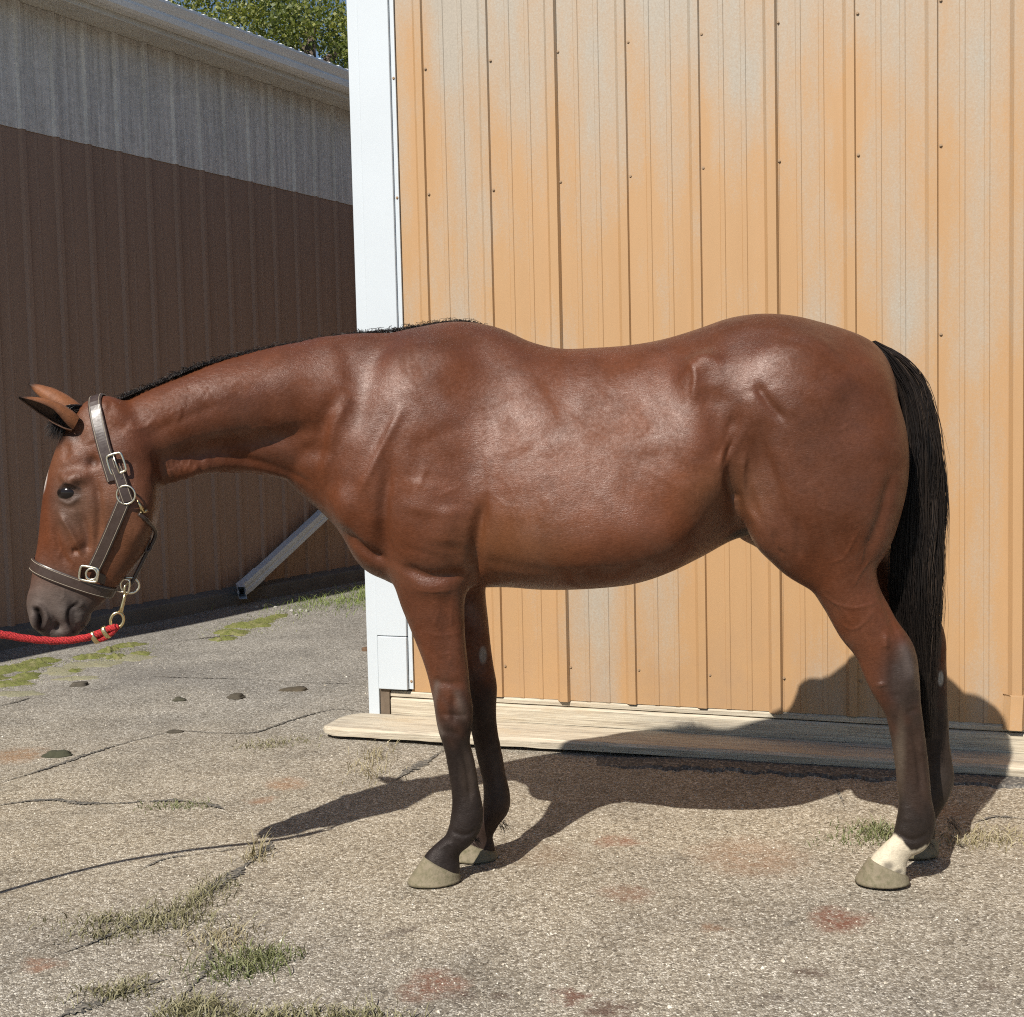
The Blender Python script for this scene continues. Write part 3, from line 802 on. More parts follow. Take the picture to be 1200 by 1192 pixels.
near_front = [(455,520,520,535,-.105,.07),(428,565,562,590,-.110,.098),(446,632,560,640,-.108,.096),(459,672,551,672,-.104,.082),(466,698,546,695,-.100,.067),(476,724,545,718,-.097,.058),(487,750,546,748,-.094,.052),
              (498,781,549,779,-.092,.045),(505,808,552,812,-.090,.042),(509,830,555,834,-.090,.043),(513,852,553,853,-.090,.040),(519,873,551,869,-.090,.032),(524,898,557,893,-.090,.0255),(528,928,562,922,-.090,.0250),
              (529,944,566,942,-.090,.029),(526,964,567,962,-.090,.034),(519,981,558,981,-.090,.032),(508,993,545,995,-.090,.028),(499,1004,538,1009,-.090,.032),(492,1014,540,1020,-.090,.037)]
leg(near_front, .03)
far_front = [(470,520,535,535,.105,.07),(450,560,570,585,.110,.098),(466,625,572,630,.108,.096),(480,662,571,662,.104,.082),(492,690,570,686,.100,.067),(506,720,572,716,.097,.058),(518,750,575,748,.094,.052),
             (530,778,579,779,.092,.045),(539,802,583,804,.090,.042),(545,823,582,825,.090,.042),(549,842,582,842,.090,.038),(553,862,584,860,.090,.031),(558,886,589,884,.090,.0255),(564,913,594,910,.090,.0250),
             (566,930,598,928,.090,.029),(564,948,598,946,.090,.034),(556,963,587,964,.090,.032),(548,975,579,979,.090,.028),(542,985,578,990,.090,.032),(538,993,581,998,.090,.037)]
leg(far_front, .03)
def ball(px, py, off, rx, ry, rz, k=.03, sub=False, both=True):
    p = on_mid(px, py, off); c = np.array([p[0], ymid(p[0])+off, p[2]])
    FD.ball(c, (rx, ry, rz), k, sub)
    if both and off:
        c2 = c.copy(); c2[1] = ymid(p[0])-off; FD.ball(c2, (rx, ry, rz), k, sub)
# muscle masses
ball(508, 602, -.172, .112, .058, .135, .04)          # triceps
ball(432, 560, -.125, .06, .05, .12, .07)            # shoulder front
ball(505, 490, -.105, .13, .07, .18, .10)           # scapula muscles
ball(408, 592, -.105, .035, .05, .055, .04)          # point of shoulder
ball(930, 470, -.195, .15, .07, .15, .07)            # gluteal
ball(1005, 505, -.135, .105, .085, .16, .06)          # ham
ball(824, 442, -.200, .04, .025, .06, .08)          # hip bone
ball(905, 612, -.170, .055, .05, .08, .05)           # stifle
ball(985, 640, -.150, .05, .05, .09, .05)            # gaskin
ball(876, 618, -.03, .03, .03, .022, .02, both=True) # sheath
# flank hollow, hollow before the hip
ball(842, 500, -.345, .07, .06, .13, .06, sub=True)
# head masses
ball(90, 560, -.070, .03, .020, .016, .02)          # brow
ball(143, 598, -.066, .062, .024, .08, .03)          # cheek
ball(94, 724, 0, .024, .034, .022, .010)             # chin
ball(46, 722, -.034, .026, .022, .040, .015)         # nostril wing
ball(106, 541, -.098, .017, .028, .018, .015, sub=True) # hollow above the eye
ball(76, 578, -.104, .030, .022, .020, .010, sub=True) # eye socket
FD.soften((-.78, 1.16, .70, 1.75), 7)
FD.soften((-.5, 1.4, -.2, .85), 1, .05)
FD.soften((-.5, 1.4, -.2, .30), 2, .05)
pts, quads = surface_nets(FD.V, hx, hy, hz)
# keep the biggest shell only
pts = taubin(pts, quads, 5)
del FD.V
me0 = fast_mesh('coarse', pts, quads)
tmp = bpy.data.objects.new('coarse_tmp', me0); COL.objects.link(tmp)
ss = tmp.modifiers.new('s', 'SUBSURF'); ss.levels = 1; ss.render_levels = 1
dg = bpy.context.evaluated_depsgraph_get(); ev = tmp.evaluated_get(dg); mf = bpy.data.meshes.new_from_object(ev)
bpy.data.objects.remove(tmp)
nv = len(mf.vertices); V = np.empty(nv*3, np.float32); mf.vertices.foreach_get('co', V); V = V.reshape(-1, 3).astype(float)
Nn = np.empty(nv*3, np.float32); mf.vertices.foreach_get('normal', Nn); Nn = Nn.reshape(-1, 3).astype(float)
ymv = ymid(V[:, 0]); near = V[:, 1] < ymv
face_out = np.where(near, -Nn[:, 1], Nn[:, 1]).clip(0, 1)
relief = np.zeros(nv); fine = np.zeros(nv)
def seg_dist(XZ, poly):
    best = np.full(len(XZ), 1e9); tt = np.zeros(len(XZ)); n = len(poly)-1
    for i in range(n):
        a, b = poly[i], poly[i+1]; d = b-a; t = np.clip(((XZ-a) @ d)/(d @ d), 0, 1)
        dd = np.linalg.norm(XZ-(a+t[:, None]*d), axis=1); m = dd < best
        best[m] = dd[m]; tt[m] = (i+t[m])/n
    return best, tt
PXM = 1/415.0
def stroke(poly, sig, amp, off=-.2, only_near=False, taper=True, smooth=True):
    """ridge (amp>0) or groove (amp<0) drawn along poly on the horse's flank, mirrored unless only_near"""
    global relief
    q = [on_mid(x, y, off) for x, y in poly]; q = [np.array([a[0], a[2]]) for a in q]
    if len(q) == 1: q = [q[0], q[0]+1e-4]
    q = catmull(q, 6) if len(q) > 2 else np.array(q)
    s = sig*PXM; lo = q.min(0)-3*s; hi = q.max(0)+3*s
    m = (V[:, 0] > lo[0]) & (V[:, 0] < hi[0]) & (V[:, 2] > lo[1]) & (V[:, 2] < hi[1])
    if only_near: m &= near
    ix = np.nonzero(m)[0]
    if not len(ix): return
    d, t = seg_dist(V[ix][:, [0, 2]], q)
    w = np.exp(-(d/s)**2)
    if taper: w *= np.clip(np.minimum(t, 1-t)*4+.25, 0, 1)
    (fine if sig <= 5.6 else relief)[ix] += amp*w*face_out[ix]**.7
B = stroke
# neck
B([(180,540),(212,536),(250,526),(300,518),(345,510),(375,500)], 12, -.018, -.05); B([(185,512),(250,492),(320,478)], 24, .010, -.08)
B([(205,558),(240,548),(280,546),(320,552),(350,564)], 7, .009, -.05); B([(256,534),(300,542),(340,556),(362,567)], 4.5, -.006, -.06)
B([(330,522),(368,530),(392,524)], 10, -.007, -.1); B([(140,488),(190,468),(260,448),(340,436)], 14, .003, -.06)
B([(190,545),(186,560),(190,575)], 4.5, -.005, -.06); B([(165,515),(215,490),(262,474)], 5, -.002, -.07)
for poly in ([(150,505),(170,500),(182,490)], [(205,495),(212,485),(208,478)], [(290,505),(310,500),(335,505)]): B(poly, 2.5, .0018, -.07)
# shoulder
B([(470,480),(452,516),(432,556),(420,578)], 5.2, .0045); B([(458,476),(442,508),(420,550)], 8, -.004); B([(482,484),(466,518),(446,560)], 8, -.003)
B([(408,466),(392,498),(381,538),(380,570)], 6.5, .0060, -.14); B([(396,462),(378,500),(368,540)], 9, -.007, -.13)
B([(500,430),(482,470)], 16, .003); B([(520,395),(500,430)], 10, -.002); B([(458,545),(450,585),(449,625),(456,660)], 7, -.013); B([(478,530),(510,512),(548,498)], 9, -.003)
B([(562,500),(573,545),(575,600)], 5, .0022); B([(568,585),(562,615),(558,650),(557,690)], 6.5, -.016); B([(548,600),(544,640),(540,672)], 9, .006); B([(500,560),(492,605)], 20, .008); B([(530,590),(524,640)], 18, .012); B([(585,520),(600,580)], 20, .003)
B([(400,622),(425,643),(454,658)], 6.5, -.018, -.12); B([(408,592)], 12, .006, -.15); B([(440,600),(432,640)], 10, .004, -.14)
B([(500,545),(492,570)], 4, .0022); B([(515,580),(540,570)], 3, .0012); B([(470,640),(520,655)], 5, -.002)
for poly in ([(575,575),(590,590),(605,592)], [(590,560),(600,575),(598,590)], [(568,560),(566,600),(572,640)]): B(poly, 2, .0008)
# barrel: faint ribs, girth line
for i, x in enumerate(range(632, 800, 21)):
    B([(x, 470), (x+7, 510), (x+3, 560)], 7, .0004)
B([(590,690),(600,640),(640,625)], 14, .002); B([(565,655),(600,662),(660,668),(720,664)], 6, -.003); B([(752,548),(780,562),(806,578)], 5, .002); B([(740,600),(800,600),(845,585)], 24, -.005)
# flank and hip
B([(806,421),(813,440),(809,470)], 4, .0055); B([(824,425),(828,455),(818,482)], 9, -.005); B([(836,450),(840,500),(842,545)], 16, -.013); B([(846,555),(856,576),(864,588)], 5.5, -.008, -.18)
B([(858,495),(850,520),(838,545)], 4, .0035); B([(866,500),(860,525),(850,548)], 3, .002); B([(872,528),(870,556),(876,592),(890,620)], 4.6, .0075, -.22); B([(860,480),(856,515),(858,570),(866,600)], 8, -.014, -.22)
B([(880,450),(894,472),(913,494)], 5.5, -.0085); B([(872,460),(884,500)], 9, .004); B([(900,448),(928,486)], 12, .004); B([(890,520),(905,570),(922,630)], 6.5, -.007); B([(908,520),(928,600)], 14, .004); B([(880,560),(895,610)], 4, .002)
B([(1042,555),(1030,605),(1014,655)], 7, -.009); B([(1030,540),(1010,620)], 14, .003); B([(960,470),(1000,440),(1030,425)], 14, .003); B([(980,410),(1010,430),(1040,455)], 8, -.003)
B([(905,622),(908,640),(918,652)], 3.5, -.005); B([(916,640)], 9, .006); B([(935,655),(930,600)], 5.5, -.004); B([(868,398),(900,390),(935,402),(985,422)], 5.4, -.0022); B([(885,376),(940,392),(985,410)], 8, .002)
for poly in ([(955,520),(965,535),(985,528)], [(945,560),(950,590),(975,600)], [(960,500),(975,505),(990,498)]): B(poly, 2.2, .0009)
# hind leg near side
for poly in ([(1001,618),(993,636),(984,652),(966,660)], [(1021,654),(1006,672),(998,688)], [(975,705),(1000,712),(1030,706)], [(985,730),(1000,738),(1012,730),(1024,716)], [(966,698),(985,712),(1002,736)], [(1010,640),(1006,660)]):
    B(poly, 1.7, .0020, -.18, True)
B([(1032,690),(1043,720),(1052,748)], 5, -.006, -.16, True); B([(1037,742),(1037,760)], 3.5, .005, -.16, True); B([(1056,752),(1066,775),(1068,812)], 8, .007, -.16, True); B([(1032,800),(1034,806)], 5, .005, -.16, True)
B([(1046,765),(1047,800),(1052,825)], 6, -.006, -.16, True); B([(1068,850),(1076,890),(1080,932)], 3.4, -.0048, -.14, True); B([(1079,855),(1087,935)], 3, .002, -.14, True); B([(1062,835),(1076,832)], 3, -.003, -.15, True)
B([(1075,962)], 9, .004, -.15, True); B([(1052,978),(1070,985),(1090,978)], 3, -.004, -.15, True); B([(1062,945),(1064,965)], 6, .002, -.15, True); B([(960,680),(985,700),(1005,740)], 12, .004, -.18, True)
# front leg near side
for poly in ([(500,700),(515,712),(510,730),(520,752)], [(490,690),(510,692),(535,690)], [(515,770),(528,768),(525,785)], [(505,745),(525,745),(540,742)], [(508,800),(512,770),(502,745)], [(530,700),(528,740)]):
    B(poly, 1.6, .0013, -.15, True)
B([(470,690),(500,770),(512,810)], 6, .003, -.16, True); B([(520,690),(525,780)], 8, -.003, -.15, True); B([(470,664),(505,676),(545,672)], 6.5, -.013, -.18, True); B([(485,690),(530,692)], 8, .005, -.17, True); B([(535,690),(540,780)], 7, .003, -.15, True)
B([(517,826)], 9, .007, -.14, True); B([(543,828)], 6, .007, -.14, True); B([(531,815),(532,850)], 4, -.006, -.14, True); B([(515,858),(540,862)], 4, -.003, -.14, True); B([(525,850)], 6, .005, -.14, True); B([(505,800),(545,803)], 5, -.004, -.14, True); B([(514,838),(550,840)], 3, -.003, -.14, True)
B([(541,876),(548,910),(551,942)], 3.2, -.0048, -.13, True); B([(551,880),(560,940)], 3, .002, -.13, True); B([(545,958)], 8, .004, -.13, True); B([(528,976),(545,980),(560,974)], 3, -.004, -.13, True)
B([(515,995),(528,990),(532,1005)], 3, .003, -.12, True)
# head
B([(68,604),(80,622),(92,646)], 4, .009, -.08); B([(92,600),(100,630),(98,648)], 5, -.009, -.08); B([(62,612),(66,640),(78,664)], 5, -.006, -.07); B([(55,600),(56,640)], 6, .002, -.06)
B([(82,647),(92,646)], 3.5, -.007, -.07); B([(64,556),(76,563),(92,560)], 4, .006, -.09); B([(60,590),(78,596),(95,590)], 5, -.003, -.1); B([(62,545),(78,538),(90,530)], 6, .003, -.09)
B([(112,560),(117,600),(110,650)], 5, -.007, -.09); B([(185,575),(180,610),(160,640)], 9, .004, -.08); B([(130,610),(140,650)], 10, -.003, -.08); B([(128,540),(165,545)], 8, -.003, -.08)
B([(100,500),(110,520)], 8, .004, -.07); B([(72,520),(75,540)], 5, -.003, -.07)
B([(40,713),(46,717),(49,725),(47,737)], 2.6, -.017, -.05); B([(38,709),(47,711),(54,720),(55,732)], 3, .005, -.05); B([(36,720),(40,735)], 3, .003, -.05); B([(61,722),(65,732),(62,738)], 2.0, -.0022, -.05)
B([(89,708),(82,715),(80,728),(83,740)], 1.6, -.006, -.045); B([(75,712),(73,730)], 5, .003, -.05); B([(93,718),(94,732)], 6, .004, -.045); B([(98,705),(92,712)], 3, .003, -.045)
for poly in ([(75,650),(85,660),(80,668)], [(62,618),(70,640),(64,655)], [(70,690),(72,700),(66,706)]): B(poly, 1.6, .0015, -.07)
# ear root, lids
B([(63,580),(69,569),(80,566),(90,574)], 2.0, .006, -.1); B([(65,587),(76,591),(89,583)], 2.0, .003, -.1)
ed = np.empty(len(mf.edges)*2, np.int32); mf.edges.foreach_get('vertices', ed); ed = ed.reshape(-1, 2)
ei = np.concatenate([ed[:, 0], ed[:, 1]]); ej = np.concatenate([ed[:, 1], ed[:, 0]]); dgr = np.bincount(ei, minlength=nv)
soft = relief.copy(); bodym = ((V[:, 0] > -.85) & (V[:, 2] > .75)).astype(float)
for _ in range(8): soft = soft + .6*bodym*(np.bincount(ei, soft[ej], nv)/dgr - soft)
for _ in range(2): fine = fine + .5*(np.bincount(ei, fine[ej], nv)/dgr - fine)
relief = soft + fine
V2 = V + Nn*relief[:, None]
mf.vertices.foreach_set('co', V2.astype(np.float32).ravel()); mf.update()
mf.polygons.foreach_set('use_smooth', np.full(len(mf.polygons), True))
print('horse verts', nv)
bvh = BVHTree.FromPolygons([tuple(p) for p in pts], [tuple(q) for q in quads])

# ---- coat colours per vertex
def toXZ(px, py, off=-.1): q = on_mid(px, py, off); return q[0], q[2]
BAY = np.array([.093, .0278, .0106])
colr = np.tile(BAY, (nv, 1)); 
def lay(col, f):
    global colr
    f = np.clip(f, 0, 1)[:, None]; colr = colr*(1-f) + np.array(col)*f
def blob(px, py, rx, ry, off=-.1, soft=.5):
    x, z = toXZ(px, py, off); d = np.sqrt(((V[:, 0]-x)/(rx*PXM))**2 + ((V[:, 2]-z)/(ry*PXM))**2)
    return 1-sstep(1-soft, 1+soft, d)
x_, z_ = V[:, 0], V[:, 2]
rough = RNG.normal(0, 1, 4000)
wav = .02*np.sin(x_*31+z_*17)+.015*np.sin(x_*67-z_*43)+.01*np.sin(x_*120+z_*90)
zz = z_ + wav
# warmer, lighter barrel; darker topline
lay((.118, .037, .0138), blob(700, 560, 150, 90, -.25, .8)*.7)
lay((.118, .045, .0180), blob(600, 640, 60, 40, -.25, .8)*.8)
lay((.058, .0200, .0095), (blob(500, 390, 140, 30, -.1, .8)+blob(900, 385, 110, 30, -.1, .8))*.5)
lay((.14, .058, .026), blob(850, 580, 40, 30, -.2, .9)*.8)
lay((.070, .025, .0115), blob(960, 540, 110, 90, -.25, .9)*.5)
# legs: brown fades to near-black below knee and hock
frontleg = (x_ < .1) & (z_ < .75); hind = (x_ > .6) & (z_ < .9)
lay((.045, .023, .015), np.where(frontleg, 1-sstep(.42, .64, zz), 0)*.85)
lay((.011, .0085, .0075), np.where(frontleg, 1-sstep(.38, .60, zz), 0)*.93)
lay((.040, .028, .021), np.where(frontleg & near, blob(549, 905, 9, 34, -.1, .6), 0)*.6)
lay((.016, .012, .011), np.where(frontleg, 1-sstep(.10, .24, zz), 0)*.9)
lay((.030, .017, .012), np.where(frontleg & ~near, 1-sstep(.42, .62, zz), 0)*.85)
lay((.024, .017, .0145), np.where(hind & near, blob(1062, 795, 32, 46, -.13, .55), 0)*.95)
lay((.027, .0185, .014), np.where(hind, 1-sstep(.44, .56, zz), 0)*.9)
lay((.016, .012, .010), np.where(hind, 1-sstep(.16, .33, zz), 0)*.95)
lay((.026, .019, .015), np.where(hind & ~near, 1-sstep(.40, .60, zz), 0)*.85)
lay((.10, .078, .056), np.where(hind & near, blob(1050, 880, 5, 40, -.1, .8), 0)*.5)
# white sock on the near hind pastern
sl = [toXZ(*q) for q in ((1040,972),(1050,979),(1060,988),(1072,990),(1090,982))]; 
ss_ = z_ - np.interp(x_, [q[0] for q in sl], [q[1] for q in sl]) + .004*np.sin(x_*110+1)+.003*np.sin(V[:,1]*120)+.0015*np.sin(x_*400)
sock = np.where(hind & near, 1-sstep(-.006, .005, ss_), 0)
lay((.55, .48, .36), sock)
lay((.03, .025, .022), np.where(hind & near, blob(1035, 1008, 6, 5, -.1, .7)+blob(1047, 1015, 5, 3, -.1, .7), 0)*.7)
# head: grey muzzle, darker eye and ear roots, star
lay((.082, .068, .060), blob(66, 725, 52, 44, -.05, .45)*.95)
lay((.10, .068, .054), blob(50, 690, 24, 26, -.05, .8)*.55)
lay((.072, .046, .034), blob(80, 592, 20, 30, -.09, .7)*.75)
lay((.035, .024, .020), blob(76, 579, 13, 9, -.1, .35)*.9)
lay((.125, .050, .024), (blob(62, 535, 18, 25, -.07, .8)+blob(100, 470+30, 20, 24, -.07, .8))*.6)
lay((.030, .022, .020), blob(46, 726, 5, 13, -.05, .5)*.95); lay((.022, .016, .015), blob(82, 722, 4, 18, -.05, .6)*.8)
ms = np.where(np.abs(V[:, 1]-ymv) < .03, blob(50, 557, 6, 16, 0, .4), 0); lay((.6, .55, .5), ms)
lay((.14, .062, .030), blob(135, 620, 45, 55, -.08, .9)*.5)
def paint(poly, sig, col, amt, off=-.05, side=None):
    q = np.array([toXZ(a, b, off) for a, b in poly]); q = catmull(list(q), 6) if len(q) > 2 else q
    d, _ = seg_dist(V[:, [0, 2]], q); f = np.exp(-(d/(sig*PXM))**2)*amt
    lay(col, f if side is None else np.where(side, f, 0))
DK = (.014, .010, .009)
paint([(90,706),(83,714),(80,728),(83,742)], 1.8, DK, .9); paint([(39,713),(46,717),(49,726),(47,738)], 2.4, DK, .95); paint([(62,722),(65,731),(62,737)], 1.6, DK, .4)
paint([(63,582),(66,572),(76,566),(90,573)], 1.8, DK, .7, -.1); paint([(64,586),(76,590),(90,582)], 1.4, (.12,.085,.07), .6, -.1)
paint([(100,540),(110,543)], 5, (.05,.022,.014), .6, -.09); paint([(98,600),(100,630),(95,646)], 3, (.07,.03,.02), .5, -.08); paint([(60,520),(72,512),(86,512)], 6, DK, .6, -.06)
paint([(185,560),(182,600),(165,640),(140,672)], 4, (.07,.028,.016), .5, -.06)
# grey rub marks and dust on the knees
paint([(512,800),(508,835),(516,860)], 4, (.12,.095,.08), .55, -.12, near); paint([(536,812),(545,840)], 5, (.10,.075,.06), .4, -.12, near); paint([(1056,760),(1064,785)], 7, (.11,.085,.075), .5, -.14, near)
# chestnuts (bare grey callus) inside far legs
far_in = (~near) & (Nn[:, 1] < .1)
lay((.26, .24, .21), np.where(far_in, blob(566, 768, 4.5, 10, .05, .35), 0)*.7); lay((.30, .28, .24), np.where(~near, blob(1102, 795, 4, 9, .09, .3), 0))
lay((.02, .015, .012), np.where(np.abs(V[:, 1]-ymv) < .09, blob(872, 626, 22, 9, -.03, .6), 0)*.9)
ca = mf.color_attributes.new('coat', 'FLOAT_COLOR', 'POINT')
ca.data.foreach_set('color', np.concatenate([colr, np.ones((nv, 1))], 1).astype(np.float32).ravel())
wa = mf.attributes.new('gloss', 'FLOAT', 'POINT')
glossv = np.ones(nv)*1.0; glossv -= .55*blob(66, 725, 60, 50, -.05, .4) + np.where(z_ < .55, .5, 0) + sock*.4 + .35*(1-sstep(-1.02, -.80, x_))
wa.data.foreach_set('value', np.clip(glossv, 0, 1).astype(np.float32))

def mat_coat():
    t = NT('bay_coat')
    c = t.attr('coat')
    hair = t.noise(300, 4, .8, vec=t.mapping(scale=(.30, 1, 1), rot=(0, R(-22), 0)))
    dap = t.noise(11, 3, .62)
    mott = t.noise(85, 3, .75)
    swirl = t.noise(7, 2, .6, dist=.6)
    c = t.mix(.5, c, t.ramp(hair, [(.25, .55), (.5, 1.0), (.78, 1.45)]), 'MULTIPLY')
    c = t.mix(.6, c, t.ramp(dap, [(.3, .74), (.5, 1.0), (.72, 1.26)]), 'MULTIPLY')
    c = t.mix(.5, c, t.ramp(mott, [(.3, .78), (.7, 1.2)]), 'MULTIPLY')
    g = t.attr('gloss', 'Fac')
    # lie of the coat: patches that were groomed flat shine, ruffled or dusty ones do not
    lie = t.math('ADD', t.math('MULTIPLY', t.noise(5.5, 3, .62, dist=.8), .75), t.math('MULTIPLY', mott, .30))
    lie = t.ramp(lie, [(.40, .18), (.55, .62), (.70, 1.0)])
    g = t.math('MULTIPLY', g, lie)
    rgh = t.math('SUBTRACT', .53, t.math('MULTIPLY', g, .20))
    rgh = t.math('ADD', rgh, t.math('MULTIPLY', t.math('SUBTRACT', hair, .5), .35))
    nrm = t.bump(swirl, .16, .02)
    t.P(Base_Color=c, Roughness=rgh, Normal=t.bump(hair, .6, .0020, t.bump(mott, .20, .0030, nrm)))
    t.set(t.b.inputs['Specular IOR Level'], t.math('ADD', t.math('MULTIPLY', g, .62), .10))
    t.b.inputs['Specular Tint'].default_value = (1, .90, .86, 1)
    t.b.inputs['Sheen Weight'].default_value = .03; t.b.inputs['Sheen Roughness'].default_value = .4; t.b.inputs['Sheen Tint'].default_value = (.9, .65, .5, 1)
    return t.m
M_coat = mat_coat()
horse_loc = (0.35, 3.45, 0)
horse = empty('horse', horse_loc)
tag(horse, 'bay horse with black tail standing side-on, head lowered, in a leather halter', 'horse')
# ---- ears, grown into the body mesh
def ear_mesh(base, tip, opening, r0=.027, width=.036):
    base = Vector(base); tip = Vector(tip); ax = (tip-base); L = ax.length; ax.normalize()
    o = Vector(opening); o = (o - ax*o.dot(ax)).normalized(); b = ax.cross(o)
    nt, na = 22, 21; V_ = []; F_ = []
    for side in (0, 1):
        for i in range(nt):
            t_ = i/(nt-1)
            r = np.interp(t_, [0, .12, .35, .6, .82, .94, 1], [r0*.85, r0, width*.86, width*.72, width*.42, width*.2, .0035])
            opn = np.interp(t_, [0, .2, .45, 1], [175, 150, 118, 105])
            curl = o*(.018*math.sin(t_*math.pi)) * -1
            cpt = base + ax*(L*t_) + curl*.4
            for j in range(na):
                th = R(-opn + 2*opn*j/(na-1))
                rr = r - side*(.0035 if t_ < .97 else .001)
                V_.append(cpt + (-o*math.cos(th)*.9 + b*math.sin(th))*rr)
        off = side*nt*na
        for i in range(nt-1):
            for j in range(na-1):
                q = (off+i*na+j, off+i*na+j+1, off+(i+1)*na+j+1, off+(i+1)*na+j)
                F_.append(q if side == 1 else q[::-1])
    for i in range(nt-1):
        for j in (0, na-1):
            q = (i*na+j, (i+1)*na+j, nt*na+(i+1)*na+j, nt*na+i*na+j); F_.append(q if j == 0 else q[::-1])
    for j in range(na-1): F_.append(((nt-1)*na+j, (nt-1)*na+j+1, nt*na+(nt-1)*na+j+1, nt*na+(nt-1)*na+j))
    me = fast_mesh('ear', V_, F_)
    n = len(V_); cols = np.zeros((n, 4)); cols[:, 3] = 1
    for k in range(n):
        side = k//(nt*na); i = (k % (nt*na))//na; j = k % na; t_ = i/(nt-1)
        c = np.array([.205, .080, .034]) if side == 0 else np.array([.085, .052, .036])
        e = min(j, na-1-j)/2.5
        dk = max(sstep(.78, .97, np.array(t_))*.95, (1-min(1, e))*.6)
        cols[k, :3] = c*(1-dk) + np.array([.014, .011, .010])*dk
    a = me.color_attributes.new('coat', 'FLOAT_COLOR', 'POINT'); a.data.foreach_set('color', cols.astype(np.float32).ravel())
    g = me.attributes.new('gloss', 'FLOAT', 'POINT'); g.data.foreach_set('value', np.full(n, .3, np.float32))
    return me
eb = on_mid(88, 497, -.045); et = on_mid(22, 466, -.085)
ear1 = ear_mesh(eb, et, (-.15, -.72, -.72), .028, .034)
eb2 = on_mid(92, 487, .045); et2 = on_mid(34, 450, .075)
ear2 = ear_mesh(eb2, et2, (-.3, .55, -.5), .028, .032)
body = link('body', mf, M_coat)
e1 = link('ear_a', ear1, M_coat); e2 = link('ear_b', ear2, M_coat)
bpy.context.view_layer.update()
with bpy.context.temp_override(active_object=body, object=body, selected_objects=[body, e1, e2], selected_editable_objects=[body, e1, e2]):
    bpy.ops.object.join()
keep_parent(body, horse)

# ---- eyes
M_eye = simple('eye', (.010, .007, .006), .12); M_eye.node_tree.nodes['Principled BSDF'].inputs['Specular IOR Level'].default_value = .35
def cast(px, py, off=-.25, far=False):
    p = on_mid(px, py, -.08 if not far else .08)
    if not far: r = bvh.ray_cast(Vector((p[0], 2.6, p[2])), Vector((0, 1, 0)))
    else: r = bvh.ray_cast(Vector((p[0], 4.4, p[2])), Vector((0, -1, 0)))
    return r[0], r[1]
def uvball(name, c, r, mat, parent, sc=(1, 1, 1)):
    bm = bmesh.new(); bmesh.ops.create_uvsphere(bm, u_segments=28, v_segments=18, radius=r)
    me = bpy.data.meshes.new(name); bm.to_mesh(me); bm.free(); me.polygons.foreach_set('use_smooth', [True]*len(me.polygons))
    me.transform(Matrix.Translation(Vector(c)) @ Matrix.Diagonal((*sc, 1)))
    o = link(name, me, mat); keep_parent(o, parent); return o
for far in (False, True):
    c, n_ = cast(77, 578, far=far)
    c = c + Vector((0, .0135 if not far else -.0135, 0))
    uvball('eye', c, .0245, M_eye, horse, (1.25, .8, .86))

# ---- hooves
def mat_hoof():
    t = NT('dusty_hoof')
    g = t.noise(40, 5, .6, vec=t.mapping(scale=(1, 1, .25))); d = t.noise(70, 4, .7)
    c = t.mix(g, (.13, .105, .068), (.27, .225, .15)); c = t.mix(t.ramp(d, [(.42, 0), (.68, .85)]), c, (.10, .092, .045)); c = t.mix(t.ramp(t.noise(14, 3), [(.45, 0), (.65, .6)]), c, (.20, .17, .11))
    t.P(Base_Color=c, Roughness=.85, Normal=t.bump(d, .5, .004, t.bump(g, .3, .004))); return t.m
M_hoof = mat_hoof()
def hoof(toe, heel, cf, cb, off, wb, wt, name='hoof'):
    """toe/heel: ground points, cf/cb: coronet front and back (photo points)"""
    def q(p): a = on_mid(*p, off); return np.array([a[0], float(ymid(a[0]))+off, a[2]])
    T, Hh, A, Bk = q(toe), q(heel), q(cf), q(cb)
    T[2] = 0.0; Hh[2] = 0.0
    rings = []; n = 36; lv = 9
    for i in range(lv+1):
        t_ = i/lv
        f = T + (A-T)*t_; b = Hh + (Bk-Hh)*t_
        w = wb + (wt-wb)*t_
        if i == 0: f = f + (b-f)*.02; b = b + (f-b)*.02; w *= .97
        f[2] = max(f[2], 0); c = (f+b)/2; h = (f-b)/2
        ring_ = []
        for j in range(n):
            a = 2*math.pi*j/n; ca_, sa_ = math.cos(a), math.sin(a)
            k = ca_ if ca_ > 0 else ca_*.92
            p = c + h*k; 
            lat = w*np.sign(sa_)*abs(sa_)**.85*(1.0 if ca_ > 0 else 1-.12*ca_*ca_)
            ring_.append((p[0], p[1]+lat, p[2] + (.0012*math.sin(i*2.1+j) if 0 < i < lv else 0)))
        rings.append(ring_)
    # rim rolls in at the coronet
    top = rings[-1]; c = np.mean(top, 0)
    rings.append([tuple(np.array(p)+(c-np.array(p))*.18+np.array([0, 0, .004])) for p in top])
    mb = MB(); mb.rings(rings, True, True)
    return mb.build(name, M_hoof, horse, True)
hoof((476,1034), (543,1033), (497,1004), (541,1024), -.09, .055, .041)
hoof((1001,1037), (1068,1037), (1018,1006), (1066,1028), -.115, .054, .041)
hoof((527,1009), (586,1006), (541,984), (584,999), .09, .055, .041)
hoof((1039,998), (1102,994), (1056,968), (1101,986), .115, .054, .041)

